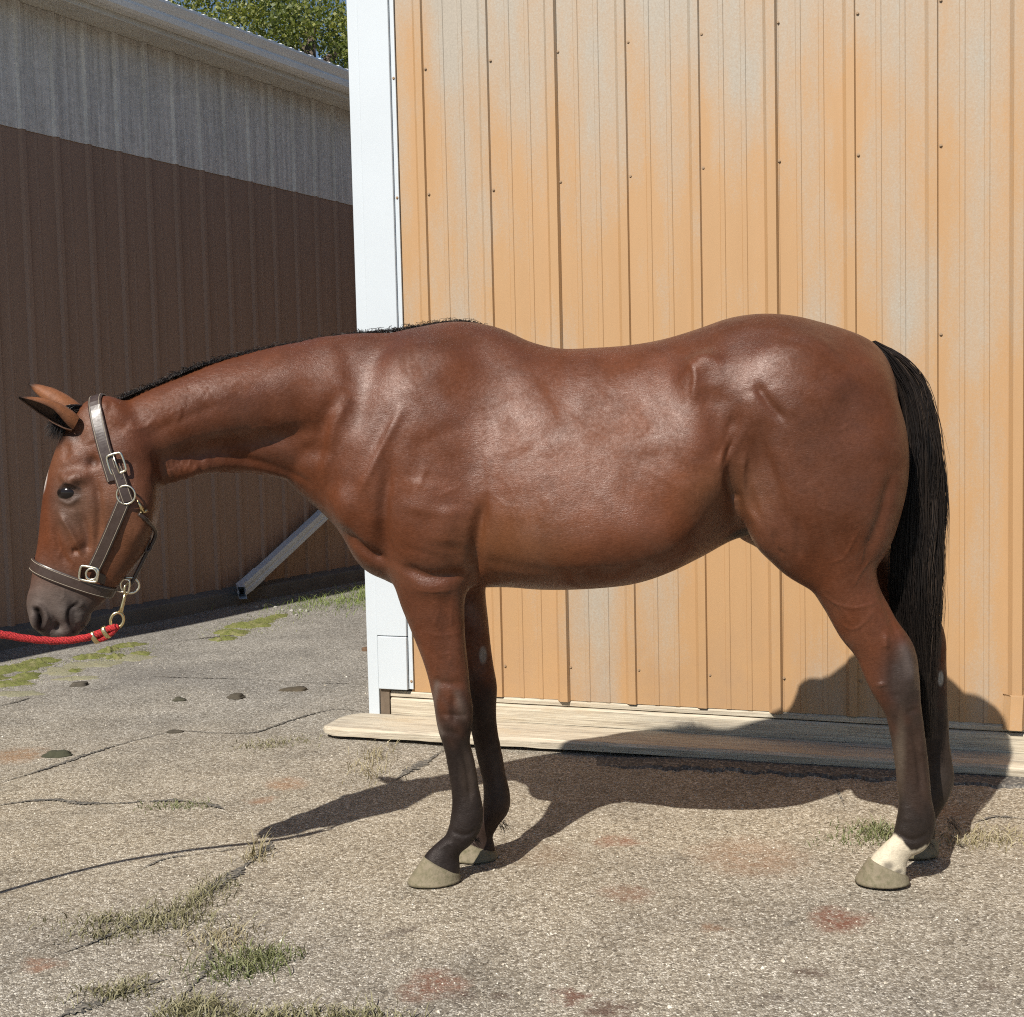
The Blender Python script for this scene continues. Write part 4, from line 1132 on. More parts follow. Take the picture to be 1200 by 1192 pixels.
# ---- hair: tail, mane, forelock as fine tapered strands
def strands(name, paths, rad, mat, parent, tints=None):
    """paths (n, m, 3), rad (n,) ; three-sided tapered tubes"""
    P_ = np.asarray(paths, float); n, m, _ = P_.shape
    T = np.gradient(P_, axis=1); T /= np.maximum(np.linalg.norm(T, axis=2, keepdims=True), 1e-9)
    ref = np.array([.3, .9, .2]); U = np.cross(T, ref); U /= np.maximum(np.linalg.norm(U, axis=2, keepdims=True), 1e-9); W = np.cross(T, U)
    prof = np.interp(np.linspace(0, 1, m), [0, .1, .6, 1], [.8, 1, .85, .15])
    r = rad[:, None]*prof[None, :]
    vs_ = []
    for a in (0, 2.094, 4.189):
        vs_.append(P_ + (U*math.cos(a) + W*math.sin(a))*r[..., None])
    Vv = np.stack(vs_, 2).reshape(-1, 3)                         # n, m, 3
    base = (np.arange(n)[:, None]*m + np.arange(m-1)[None, :]).ravel()*3
    Fs = []
    for a in range(3):
        b = (a+1) % 3; Fs.append(np.stack([base+a, base+b, base+3+b, base+3+a], 1))
    me = fast_mesh(name, Vv, np.concatenate(Fs))
    at = me.attributes.new('tint', 'FLOAT', 'POINT'); at.data.foreach_set('value', np.repeat(tints if tints is not None else RNG.random(n), m*3).astype(np.float32))
    o = link(name, me, mat); keep_parent(o, parent); return o
def mat_hair():
    t = NT('black_horsehair')
    c = t.ramp(t.attr('tint', 'Fac'), [(0, (.006,.005,.0048)), (.6, (.013,.0095,.008)), (.9, (.030,.021,.016)), (1, (.075,.052,.038))])
    t.P(Base_Color=c, Roughness=.36); t.b.inputs['Specular IOR Level'].default_value = .35; return t.m
M_hair = mat_hair()
TAILY = 3.455
def build_tail():
    L = catmull([(1018,402),(1032,424),(1052,466),(1060,515),(1056,565),(1051,610),(1047,660),(1047,705),(1058,748),(1076,800),(1083,862)], 8)
    Rr = catmull([(1026,399),(1056,415),(1084,448),(1097,500),(1102,555),(1105,605),(1104,655),(1101,700),(1096,745),(1093,800),(1089,868)], 8)
    M_ = len(L); out = []; rads = []
    def lane(u, v, t_):
        k = t_*(M_-1); i = min(int(k), M_-2); f = k-i
        l = L[i]+(L[i+1]-L[i])*f; r = Rr[i]+(Rr[i+1]-Rr[i])*f
        p = l+(r-l)*u
        th = np.interp(t_, [0, .1, .35, .7, 1], [.012, .024, .042, .04, .012])
        return p, v*th
    locks = []
    for i in range(150):
        locks.append((random.betavariate(1.2, 1.2), random.uniform(-1, 1), random.gauss(0, .10), random.random()*6.28, random.uniform(2, 8), random.uniform(.8, 4.5), random.uniform(.0, 1)))
    tints = []
    for i in range(5600):
        lk = random.choice(locks)
        u = min(1, max(0, lk[0]+random.gauss(0, .035))); v = (lk[1]+random.gauss(0, .12))*math.sqrt(max(0.03, 1-(2*u-1)**2))
        t0 = max(0, min(.34, random.gauss(.12, .09))) if random.random() < .82 else random.uniform(.02, .4)
        t1 = min(1.0, t0 + random.uniform(.30, .95))
        if random.random() < .22: t1 = random.uniform(.9, 1)
        m = 18; du = lk[2] + random.gauss(0, .05); ph = lk[3]+random.gauss(0, .25); fr = lk[4]; am = lk[5]*random.uniform(.5, 1.3)
        path = []
        fly = random.random() < .12; fd = random.uniform(2, 10)*(1 if u > .45 else -1); jit = random.gauss(0, 1.2)
        for j in range(m):
            t_ = t0+(t1-t0)*j/(m-1)
            w0 = min(1, j/(m*.30)); uu = u + du*(j/m)
            uu = (.5+(uu-.5)*(.72+.28*w0)) if t0 < .4 else uu
            uu = min(1.02, max(-.02, uu))
            p, dv = lane(uu, v*(.4+.6*w0), t_)
            sx = am*math.sin(ph+fr*t_*3)*w0 + jit*(j/m) + (fd*(j/m)**1.5 if fly else 0)
            q = P(p[0]+sx, p[1], TAILY)
            path.append((q[0], q[1]+dv + .005*math.sin(ph*2+fr*t_*2), q[2]))
        out.append(path); rads.append(random.uniform(.0006, .0013)); tints.append(min(1, max(0, lk[6]*.6+random.random()*.42)))
    tail = strands('tail', out, np.array(rads), M_hair, horse, np.array(tints))
    # solid hair core so that nothing shows through the middle of the tail
    mb = MB(); rings = []
    for j in range(26):
        t_ = j/25*.93; ring_ = []
        for a in range(14):
            an = 2*math.pi*a/14
            p, dv = lane(.5+.33*math.cos(an)*(1 if j > 0 else .6), math.sin(an)*.75, t_)
            q = P(p[0], p[1], TAILY); ring_.append((q[0], q[1]+dv, q[2]))
        rings.append(ring_)
    mb.rings(rings, True, True); mb.build('tail_core', M_hair, tail, True)
build_tail()
def build_mane():
    crest = catmull([(118,476),(128,472),(150,460),(201,439),(233,426),(276,414),(326,403),(400,392),(423,389),(486,381),(521,376),(551,376),(578,382)], 16)
    out = []; rads = []; n = len(crest)
    for i in range(4200):
        t_ = random.random(); k = t_*(n-1); a = int(k); a = min(a, n-2); p = crest[a]+(crest[a+1]-crest[a])*(k-a)
        q = on_mid(p[0], p[1]+2); lat = random.uniform(-.014, .028)
        hgt = random.uniform(.010, .023)*(1 if t_ < .88 else np.interp(t_, [.88, 1], [1, .35])); fly = random.random() < .16
        ln = random.uniform(.03, .08)
        sx = random.gauss(.012, .012); path = []
        for j in range(7):
            f = j/6
            x = q[0] + sx*f + (.01*random.gauss(0, 1)*f if fly else 0)
            y = float(ymid(q[0])) + lat*.6 + f*ln*.75*(.5+.5*f)
            z = q[2]-.006 + hgt*math.sin(min(1, f*1.15)*2.0) - .035*f*f + (random.uniform(.006, .022)*f if fly else 0)
            path.append((x, y, z))
        out.append(path); rads.append(random.uniform(.0004, .0009))
    # forelock
    for i in range(420):
        b = on_mid(random.uniform(84, 104), random.uniform(474, 484), 0)
        e = on_mid(random.uniform(58, 80), random.uniform(500, 517), 0); lat = random.uniform(-.045, .045); path = []
        for j in range(7):
            f = j/6
            x = b[0]+(e[0]-b[0])*f; z = b[2]+(e[2]-b[2])*f + .022*math.sin(f*math.pi)
            path.append((x-.006, float(ymid(x))+lat*(.35+.65*f), z))
        out.append(path); rads.append(random.uniform(.0006, .0012))
    strands('mane', out, np.array(rads), M_hair, horse)
build_mane()
# feather at the fetlocks and long chin hairs
def build_whiskers():
    def tuft(px, py, off, n, dx, dz, ln, lat=.012, name='fetlock_hair'):
        out = []; rads = []
        for i in range(n):
            b = on_mid(px+random.gauss(0, 2.2), py+random.gauss(0, 2.5), off); y = float(ymid(b[0]))+off+random.uniform(-lat, lat)
            l = ln*random.uniform(.5, 1.1); ax = dx+random.gauss(0, .25); az = dz+random.gauss(0, .2)
            out.append([(b[0]+ax*l*f, y+random.gauss(0, .001), b[2]+az*l*f-.3*l*f*f) for f in np.linspace(0, 1, 6)]); rads.append(.0006)
        strands(name, out, np.array(rads), M_hair, horse)
    tuft(1088, 985, -.115, 26, .5, -.6, .035); tuft(556, 982, -.09, 30, .5, -.6, .03); tuft(1112, 962, .115, 40, .6, -.5, .05); tuft(588, 965, .09, 30, .5, -.6, .03)
    tuft(98, 732, -.02, 16, .5, -.5, .03, name='chin_hair')
build_whiskers()

# ================================================================== HALTER
def mat_leather():
    t = NT('dark_leather'); n_ = t.noise(60, 5, .6)
    c = t.mix(n_, (.030, .018, .014), (.060, .038, .030))
    t.P(Base_Color=c, Roughness=t.ramp(n_, [(.3, .28), (.7, .46)]), Normal=t.bump(t.noise(160, 3), .15, .001)); return t.m
M_leather = mat_leather()
M_brass = simple('worn_brass', (.62, .50, .28), .28, 1.0, var=.12, vscale=60)
M_stitch = simple('pale_stitching', (.32, .27, .2), .8)
hp = on_mid(112, 575, -.09)
halter = empty('leather_halter', (hp[0], float(ymid(hp[0])), hp[2])); tag(halter, 'dark brown leather halter with brass fittings worn on the horse\'s head', 'halter')
LIFT = .0035
def band(name, pts, nrm, width, thick=.0045, mat=None, stitch=True, closed=False):
    """leather strap through surface points with surface normals"""
    pts = [Vector(p) for p in pts]; nrm = [Vector(n).normalized() for n in nrm]; k = len(pts)
    for _ in range(3):
        nrm = [(nrm[max(i-1, 0)]+nrm[i]*2+nrm[min(i+1, k-1)]).normalized() for i in range(k)]
        pts = [pts[i] if i in (0, k-1) else (pts[i-1]+pts[i]*2+pts[i+1])/4 for i in range(k)]
    rings = []; A = []; B = []
    for i in range(k):
        t_ = (pts[min(i+1, k-1)]-pts[max(i-1, 0)]).normalized(); s_ = t_.cross(nrm[i]).normalized(); n_ = nrm[i]
        h = width/2; p = pts[i] + n_*LIFT
        prof = [(-h, 0), (-h, thick*.7), (-h*.86, thick), (-h*.6, thick*1.12), (h*.6, thick*1.12), (h*.86, thick), (h, thick*.7), (h, 0)]
        rings.append([p + s_*a + n_*b for a, b in prof])
        A.append(p + s_*h*.74 + n_*(thick*1.13)); B.append(p - s_*h*.74 + n_*(thick*1.13))
    mb = MB(); mb.rings(rings, True, True); o = mb.build(name, mat or M_leather, halter, False)
    if stitch:
        mb = MB(); mb.tube(A, .0007, 5); mb.tube(B, .0007, 5); mb.build('stitching', M_stitch, None)
        st = bpy.data.objects[-1] if False else COL.objects[-1]
        keep_parent(st, halter)
    return o
def side_path(pxs, far=False, n=10):
    g = catmull(pxs, n); pts = []; nn = []
    for p in g:
        c, nm = cast(p[0], p[1], far=far)
        if c is None: continue
        pts.append(c); nn.append(nm)
    return pts, nn
def hull_smooth(pts): return pts
def loop_pts(pa, pb, n=72, a0=0, a1=2*math.pi, cshift=.5):
    """points round the head in the plane through photo points pa, pb and the sideways axis"""
    A = Vector(on_mid(*pa)); Bq = Vector(on_mid(*pb)); A.y = float(ymid(A.x)); Bq.y = float(ymid(Bq.x))
    c = A.lerp(Bq, cshift); u = (A-Bq).normalized(); w = Vector((0, -1, 0)); w = (w-u*w.dot(u)).normalized()
    pts = []; nn = []
    for i in range(n+1):
        a = a0+(a1-a0)*i/n; d = u*math.cos(a)+w*math.sin(a)
        h = bvh.ray_cast(c+d*.35, -d)
        if h[0] is None: continue
        pts.append(h[0]); nn.append((h[1]+d).normalized())
    return pts, nn
# noseband goes right round, crown piece goes over the poll
p_, n_ = loop_pts((36,660), (128,690), 80); band('noseband', p_, n_, .033)
p_, n_ = loop_pts((115,470), (156,584), 60, -math.pi*.62, math.pi*.62, .62)
ends = p_[-1], p_[0]; band('crown_strap', p_, n_, .036)
for far in (False, True):
    p_, n_ = side_path([(139,548),(146,565),(154,587)], far); band('cheek_tab', [q + m*.004 for q, m in zip(p_, n_)], n_, .030)
    p_, n_ = side_path([(151,583),(138,612),(122,643),(108,668)], far); band('cheek_strap', p_, n_, .034)
# chin strap back to the lead ring, throat strap
p1 = cast(112, 676)[0]; ringc = Vector(on_mid(146, 686, 0)); ringc.y = float(ymid(ringc.x))-.02
mid_ = cast(124, 683)[0]
band('chin_strap', [p1+Vector((0, -.004, 0)), mid_+Vector((0, -.005, 0)), Vector(on_mid(136, 685, -.03))], [Vector((0, -1, 0)), Vector((.2, -1, 0)), Vector((.3, -1, 0))], .026, stitch=False)
def wire(name, pxs, offs, r, mat, parent, n=10, closed=False):
    g = catmull([(*p, o) for p, o in zip(pxs, offs)], n); mb = MB()
    mb.tube([on_mid(a, b, c) for a, b, c in g], r, 10, closed); return mb.build(name, mat, parent, True)
cv = [cast(168, 601)[0]+Vector((0, -.012, 0)), cast(175, 609)[0]+Vector((.002, -.012, 0))] + [Vector(on_mid(a, b, o)) for a, b, o in ((182,622,-.055),(180,634,-.045),(172,648,-.038),(163,666,-.034),(156,680,-.03),(151,686,-.03))]
mb = MB(); mb.tube(catmull(cv, 10), .0055, 10); mb.build('throat_strap', M_leather, halter, True)
wire('throat_strap', [(170,606),(176,614),(180,624),(178,634),(172,647)], [.06,.05,.03,-.01,-.036], .0055, M_leather, halter)
wire('throat_keeper', [(176,630),(172,640),(171,646),(176,644),(178,636)], [-.045]*5, .004, M_leather, halter)
# hardware
def ringobj(name, px, py, off, rx, rz, r, rot=0, parent=None, mat=None, square=False, yaw=0.0, lift=None):
    c = Vector(on_mid(px, py, off)); 
    if lift is not None:
        h, nm = cast(px, py); c = h + Vector((0, -1, 0))*lift
    pts = []
    for i in range(36):
        a = 2*math.pi*i/36; x, z = math.cos(a), math.sin(a)
        if square:
            m = max(abs(x), abs(z)); x, z = x/m**.8, z/m**.8
        x *= rx; z *= rz; xr = x*math.cos(rot)-z*math.sin(rot); zr = x*math.sin(rot)+z*math.cos(rot)
        pts.append(c + Vector((xr*math.cos(yaw), xr*math.sin(yaw), zr)))
    mb = MB(); mb.tube(pts, r, 8, True); return mb.build(name, mat or M_brass, parent or halter, True)
M_nickel = simple('pale_buckle', (.72, .66, .52), .25, 1.0)
b = ringobj('buckle', 140, 543, 0, .021, .026, .0035, R(15), square=True, lift=.012, mat=M_nickel)
ringobj('cheek_ring', 153, 579, 0, .024, .024, .0028, lift=.012, mat=M_nickel)
ringobj('square_ring', 103, 673, 0, .024, .019, .0038, R(-12), square=True, lift=.010, mat=M_nickel)
ringobj('square_ring', 107, 673, 0, .0145, .0145, .003, lift=.013, mat=M_nickel)
ringobj('lead_ring', 152, 686, -.03, .024, .021, .0032, R(-10), yaw=.3, mat=M_nickel)
ringobj('chin_ring', 144, 686, -.035, .019, .018, .0028, R(-10), square=True, yaw=-.2, mat=M_nickel)
c_, nm_ = cast(140, 543)
mb = MB(); mb.tube([c_+Vector((-.006, -.016, .024)), c_+Vector((.002, -.017, -.004)), c_+Vector((.008, -.015, -.026))], .0022, 8); mb.build('buckle_tongue', M_nickel, halter, True)
# small snap of the throat strap
mb = MB(); mb.tube([on_mid(161, 586, -.115), on_mid(164, 592, -.116), on_mid(168, 600, -.112)], [.003, .004, .0065], 10); mb.tube([on_mid(163, 602, -.112), on_mid(173, 598, -.112)], .0045, 8)
mb.build('throat_snap', M_brass, halter, True)
for px, py in ((147,560),(150,569)):
    c_, nm_ = cast(px, py); uvball('strap_hole', c_+Vector((0, -.0135, 0)), .0026, M_dark, halter, (1, .3, 1))

# ================================================================== LEAD ROPE
def build_lead():
    base = on_mid(137, 728, -.03)
    e = empty('lead_rope', tuple(base)); tag(e, 'red braided lead rope clipped with a brass snap under the horse\'s chin', 'lead rope')
    t = NT('red_braided_rope')
    wv = t.node('ShaderNodeTexWave'); wv.bands_direction = 'DIAGONAL'; t.l.new(t.obj, wv.inputs[0]); wv.inputs['Scale'].default_value = 55; wv.inputs['Distortion'].default_value = 4; wv.inputs['Detail'].default_value = 2; wv.inputs['Detail Scale'].default_value = 6
    n_ = t.noise(180, 4, .7)
    c = t.mix(wv.outputs[0], (.34, .012, .014), (.60, .03, .03)); c = t.mix(.5, c, t.ramp(n_, [(.3, .65), (.7, 1.25)]), 'MULTIPLY')
    t.P(Base_Color=c, Roughness=.75, Normal=t.bump(t.math('ADD', wv.outputs[0], n_), .7, .004))
    M_rope = t.m
    # out of the frame the rope sinks to the yard and ends in a slack coil
    px = [(136,735),(126,738),(112,744),(92,749),(66,751),(36,749),(0,743),(-40,734)]
    off = [-.035,-.035,-.037,-.045,-.055,-.07,-.09,-.12]
    g = [on_mid(a, b, c) for (a, b), c in zip(px, off)]
    l = g[-1]
    g += [l+np.array([-.12, -.05, .02]), l+np.array([-.30, -.12, -.02]), l+np.array([-.42, -.16, -.25]), np.array([l[0]-.46, l[1]-.2, .25]), np.array([l[0]-.50, l[1]-.22, .03]), np.array([l[0]-.6, l[1]-.35, .010])]
    for a in np.arange(0, 12, .5): g.append(np.array([l[0]-.75+.17*math.cos(a), l[1]-.35+.17*math.sin(a), .010+.0008*a]))
    path = catmull(g, 10)
    # rope-laid surface: three strands twisted round each other
    mb = MB(); n = len(path); T = np.gradient(path, axis=0); T /= np.linalg.norm(T, axis=1)[:, None]
    arc = np.concatenate([[0], np.cumsum(np.linalg.norm(np.diff(path, axis=0), axis=1))])
    rings = []
    dense = np.arange(0, arc[-1], .006); pth = np.stack([np.interp(dense, arc, path[:, i]) for i in range(3)], 1)
    T = np.gradient(pth, axis=0); T /= np.linalg.norm(T, axis=1)[:, None]
    for i, (p, tt) in enumerate(zip(pth, T)):
        a = np.array([0, 0, 1.0]) if abs(tt[2]) < .9 else np.array([1.0, 0, 0]); u = np.cross(tt, a); u /= np.linalg.norm(u); w = np.cross(tt, u)
        r_ = []
        for j in range(14):
            an = 2*math.pi*j/14
            rad = .0098*(1 + .07*math.cos(3*an - dense[i]*150) + .04*math.cos(5*an + dense[i]*210))
            r_.append(p + (u*math.cos(an)+w*math.sin(an))*rad)
        rings.append(r_)
    mb.rings(rings, True, True); mb.build('rope', M_rope, e, True)
    # folded end and brass clips
    mb = MB(); q = [on_mid(*p, -.035) for p in ((139,733),(131,742),(122,748),(110,751))]; mb.tube(catmull(q, 6), .0075, 10); mb.build('rope_tail', M_rope, e, True)
    for a, b in (((108,742),(114,752)), ((121,736),(127,746))):
        p0, p1 = on_mid(*a, -.036), on_mid(*b, -.036); c = (p0+p1)/2; d = (p1-p0); d /= np.linalg.norm(d); tdir = np.array([d[2], 0, -d[0]])
        rings = []
        for s_ in (-.006, -.004, .004, .006):
            rings.append([c + tdir*s_ + d*math.cos(x)*(.019 if abs(s_) < .005 else .0175) + np.array([0, 1, 0])*math.sin(x)*(.0135 if abs(s_) < .005 else .0125) for x in [2*math.pi*k/18 for k in range(18)]])
        mb = MB(); mb.rings(rings, True, True); mb.build('rope_clip', M_brass, e, True)
    ringobj('snap_eye', 137, 727, -.035, .0165, .021, .0042, R(-20), e, M_brass, yaw=.2)
    mb = MB(); mb.tube([on_mid(141, 718, -.035), on_mid(143, 711, -.035), on_mid(145, 703, -.035), on_mid(147, 694, -.036)], [.0065, .005, .0045, .0035], 10); mb.build('snap_swivel', M_brass, e, True)
    ringobj('snap_hook', 148.5, 690, -.036, .008, .0145, .003, R(-15), e, M_brass, yaw=1.0)
build_lead()
# ================================================================== PLANTS
def gz(x, y): return 0.004*math.sin(x*1.3+.4)*math.sin(y*1.7)+0.003*math.sin(x*3.1+y*2.2)+.002*math.sin(x*6.7-y*5.1)-.006
def mat_grass(name, a, b, tip):
    t = NT(name); c = t.mix(t.noise(30, 3), a, b)
    c = t.mix(t.ramp(t.attr('h', 'Fac'), [(.35, 0), (1, .8)]), c, tip)
    t.P(Base_Color=c, Roughness=.6); t.b.inputs['Transmission Weight'].default_value = 0; return t.m
M_green = mat_grass('green_grass', (.075,.095,.03), (.13,.14,.05), (.26,.25,.11))
M_bright = mat_grass('fresh_grass', (.09,.14,.02), (.16,.21,.035), (.27,.31,.08))
M_dry = mat_grass('dry_grass', (.20,.165,.085), (.30,.25,.14), (.42,.36,.22))
M_olive = mat_grass('olive_grass', (.11,.105,.045), (.19,.17,.085), (.34,.30,.17))
def blades(name, spots, mat, label, cat='grass'):
    """spots: (x, y, n, spread_x, spread_y, height, lean)"""
    V_, F_, H_ = [], [], []
    for (x0, y0, n, sx, sy, h, lean) in spots:
        for i in range(int(n*.8)):
            x = random.gauss(x0, sx*1.15); y = random.gauss(y0, sy*1.2); a = random.random()*6.28; hh = h*random.uniform(.25, 1.0)*.95; l = lean*random.uniform(.2, 1.3)*hh
            w = random.uniform(.0008, .0018)+hh*.008; dx, dy = math.cos(a), math.sin(a); z = gz(x, y)
            tw = random.random()*6.28; wx, wy = math.cos(tw)*w, math.sin(tw)*w; k = len(V_)
            for f, ww in ((0, 1), (.4, .9), (.75, .6), (1, .08)):
                px, py, pz = x+dx*l*f*f, y+dy*l*f*f, z+hh*(f-.25*lean*f*f)
                V_ += [(px-wx*ww, py-wy*ww, pz), (px+wx*ww, py+wy*ww, pz)]; H_ += [f, f]
            for j in range(3): F_.append((k+2*j, k+2*j+1, k+2*j+3, k+2*j+2))
    me = fast_mesh(name, V_, F_); at = me.attributes.new('h', 'FLOAT', 'POINT'); at.data.foreach_set('value', np.array(H_, np.float32))
    o = link(name, me, mat); tag(o, label, cat, kind='stuff'); return o
def gs(px, py, n, wpx, hpx, h, lean=.8):
    g = G(px, py); k = g[1]/F_PX
    # photo footprint: wpx wide, hpx deep on the ground
    g2 = G(px, py-hpx)
    return (g[0], g[1], n, wpx*k*.5, abs(g2[1]-g[1])*.5, h, lean)
blades('grass_tuft', [gs(1030, 975, 420, 34, 9, .05, .9), gs(1000, 985, 120, 40, 8, .03, 1)], M_green, 'green grass tuft growing behind the white-socked hind hoof')
blades('grass_tuft', [gs(1165, 982, 260, 50, 10, .045, 1), gs(1135, 985, 130, 30, 10, .04, 1)], M_dry, 'straw-coloured grass tuft right of the tail end and far hind hoof')
blades('grass_tuft', [gs(210, 942, 260, 40, 4, .025, 1)], M_green, 'low green tuft in the crack left of the horse\'s head shadow')
blades('grass_tuft', [gs(308, 872, 260, 38, 6, .03, 1), gs(340, 866, 120, 30, 4, .02, 1)], M_olive, 'low green tuft in the crack left of the ground timber')
blades('grass_tuft', [gs(302, 1000, 34, 10, 6, .11, .5), gs(298, 1004, 60, 16, 6, .05, .9)], M_dry, 'dry grass stems by the tip of the head shadow')
blades('grass_tuft', [gs(175, 1080, 620, 80, 12, .045, 1), gs(225, 1060, 260, 34, 14, .05, 1), gs(130, 1095, 200, 50, 8, .03, 1), gs(255, 1038, 150, 26, 10, .04, .9)], M_olive, 'sparse olive grass along the long crack at lower left')
blades('grass_tuft', [gs(282, 1130, 620, 50, 16, .045, 1), gs(318, 1118, 160, 30, 10, .045, 1)], M_green, 'green grass tuft in the middle of the lower left')
blades('grass_tuft', [gs(262, 1098, 320, 40, 16, .035, 1)], M_dry, 'brownish dry tuft just above the middle green tuft, lower left')
blades('grass_tuft', [gs(138, 1162, 300, 40, 10, .035, 1), gs(160, 1150, 60, 20, 8, .03, 1)], M_olive, 'small olive tuft in the bottom left crack')
blades('grass_tuft', [gs(225, 1182, 420, 40, 12, .045, 1), gs(330, 1192, 620, 120, 10, .045, 1), gs(420, 1196, 300, 60, 10, .04, 1)], M_olive, 'long grass strip along the bottom edge of the picture')
blades('grass_tuft', [gs(435, 900, 140, 26, 20, .07, .9), gs(440, 885, 40, 20, 10, .08, .7)], M_dry, 'wispy dry grass left of the near front leg, before the timber')
blades('grass_strip', [gs(390, 706, 900, 60, 8, .07, .9), gs(425, 698, 500, 30, 9, .09, .9), gs(350, 716, 260, 40, 6, .04, 1)], M_bright, 'bright green grass along the shed footing beside the white barn corner')
# moss cushions
def mat_moss(name, a, b):
    t = NT(name); n_ = t.noise(110, 5, .75); c = t.mix(n_, a, b); c = t.mix(t.ramp(t.noise(16, 4), [(.5, 0), (.72, .7)]), c, (.30, .26, .14))
    t.P(Base_Color=c, Roughness=.95, Normal=t.bump(n_, 1.0, .012)); return t.m
M_moss = mat_moss('yellow_moss', (.085,.10,.022), (.24,.25,.065)); M_moss2 = mat_moss('pale_lichen_moss', (.20,.19,.12), (.38,.36,.24))
def moss(spots, mat, label):
    V_, F_ = [], []
    for px, py, w, d, h in spots:
        g = G(px, py); k = g[1]/F_PX; rx = w*k; ry = abs(G(px, py-d)[1]-g[1])
        nr, na = 7, 30; b0 = len(V_); ph = [random.random()*6.28 for _ in range(5)]
        V_.append((g[0], g[1], gz(g[0], g[1])+h))
        for i in range(1, nr+1):
            f = i/nr
            for j in range(na):
                a = 2*math.pi*j/na; rr = 1+.22*math.sin(2*a+ph[0])+.16*math.sin(5*a+ph[1])+.12*math.sin(9*a+ph[2])
                x = g[0]+rx*f*rr*math.cos(a); y = g[1]+ry*f*rr*math.sin(a)
                V_.append((x, y, gz(x, y) + (h*(1-f**2.2)*(1+.5*math.sin(x*130)*math.sin(y*90)) if i < nr else -.004)))
        for j in range(na): F_.append((b0, b0+1+j, b0+1+(j+1) % na, b0+1+(j+1) % na))
        for i in range(nr-1):
            for j in range(na):
                a = b0+1+i*na; F_.append((a+j, a+na+j, a+na+(j+1) % na, a+(j+1) % na))
    me = bpy.data.meshes.new('moss_patch'); me.from_pydata(V_, [], [tuple(dict.fromkeys(f)) for f in F_]); me.polygons.foreach_set('use_smooth', [True]*len(me.polygons))
    o = link('moss_patch', me, mat); tag(o, label, 'moss', kind='stuff'); return o
moss([(18,783,34,5,.02),(45,776,24,4,.02),(10,800,26,4,.015),(30,792,20,4,.018),(-20,796,30,6,.02)], M_moss, 'bright yellow-green moss cushions at the left edge below the muzzle')
moss([(128,762,12,2.5,.02),(136,770,12,3,.02),(105,770,16,3,.018),(86,786,12,2,.012),(150,756,18,3,.015),(165,765,14,2.5,.012)], M_moss, 'yellow-green moss cushions below the lead snap')
moss([(75,785,30,5,.010),(110,778,30,5,.010),(150,770,34,4,.008),(90,795,24,3,.008),(20,812,30,4,.006)], M_moss2, 'pale lichen-grey moss between the green cushions at left')
moss([(272,740,20,3.5,.02),(290,732,24,3.5,.02),(262,747,14,2.5,.015),(308,727,18,3,.015),(325,722,14,2.5,.012)], M_moss, 'yellow-green moss cushions below the downspout outlet')
M_mossb = mat_grass('moss_fibre', (.09,.105,.022), (.19,.20,.05), (.32,.32,.10))
blades('moss_fringe', [gs(18,783,500,50,7,.016,1), gs(45,777,300,30,5,.016,1), gs(10,801,300,34,5,.014,1), gs(130,764,200,22,4,.016,1), gs(136,771,200,22,4,.016,1), gs(106,771,160,24,4,.014,1), gs(160,760,180,40,5,.016,1), gs(280,737,500,40,6,.018,1), gs(308,727,300,40,5,.018,1)], M_mossb, 'short yellow-green moss fibres along the edge of the shed shadow', 'moss')
# small clods
def clod(px, py, w, h, label, col):
    g = G(px, py); k = g[1]/F_PX; bm = bmesh.new(); bmesh.ops.create_icosphere(bm, subdivisions=3, radius=1)
    for v in bm.verts:
        n_ = 1+.12*math.sin(v.co.x*4+px)+.10*math.sin(v.co.y*5+py)+.10*math.sin(v.co.z*7+px*.3)+.07*random.uniform(-1, 1)
        v.co = Vector((v.co.x*w*k*.5*n_, v.co.y*w*k*.4*n_, max(-.1, v.co.z)*h*n_))
    me = bpy.data.meshes.new('manure_clod'); bm.to_mesh(me); bm.free(); me.polygons.foreach_set('use_smooth', [True]*len(me.polygons))
    o = link('manure_clod', me, simple('clod', col, .95, var=.5, vscale=60, bump=.9, bscale=90)); o.location = (g[0], g[1], gz(g[0], g[1]))
    tag(o, label, 'clod')
clod(68, 882, 30, .022, 'dark green-brown manure clod at left near the dark crack', (.045,.045,.025))
clod(93, 803, 20, .02, 'small grey-brown clod just below the moss at left', (.07,.06,.045))
clod(277, 817, 22, .02, 'round brown clod left of the white barn corner', (.06,.05,.035))
clod(210, 821, 16, .018, 'small green-brown clod between the two other clods', (.06,.055,.035))
clod(345, 807, 32, .012, 'flat brown clod nearest the white barn corner', (.07,.055,.035))
clod(205, 857, 18, .012, 'low brown clod lying on the crack below the others', (.06,.05,.035))
clod(430, 762, 14, .02, 'brown chip of wood by the white corner strip', (.12,.07,.04))
def stone(px, py, s, label):
    g = G(px, py); bm = bmesh.new(); bmesh.ops.create_icosphere(bm, subdivisions=2, radius=s)
    for v in bm.verts: v.co = Vector((v.co.x*random.uniform(.8, 1.2), v.co.y*random.uniform(.7, 1.1), v.co.z*random.uniform(.6, .9)))
    me = bpy.data.meshes.new('pale_stone'); bm.to_mesh(me); bm.free()
    o = link('pale_stone', me, M_stone); o.location = (g[0], g[1], gz(g[0], g[1])+s*.4); tag(o, label, 'stone', 'pale stones below the downspout')
M_stone = simple('pale_stone', (.34, .325, .295), .8, var=.2, vscale=30)
for i, (px, py, s) in enumerate([(301,712,.024),(309,711,.03),(323,712,.026),(331,715,.022),(342,716,.026),(352,715,.02),(347,721,.018),(360,716,.022)]):
    stone(px, py, s*.62, '%s pale stone from the left in the row right of the downspout outlet' % ('first', 'second', 'third', 'fourth', 'fifth', 'seventh', 'sixth', 'eighth')[i])

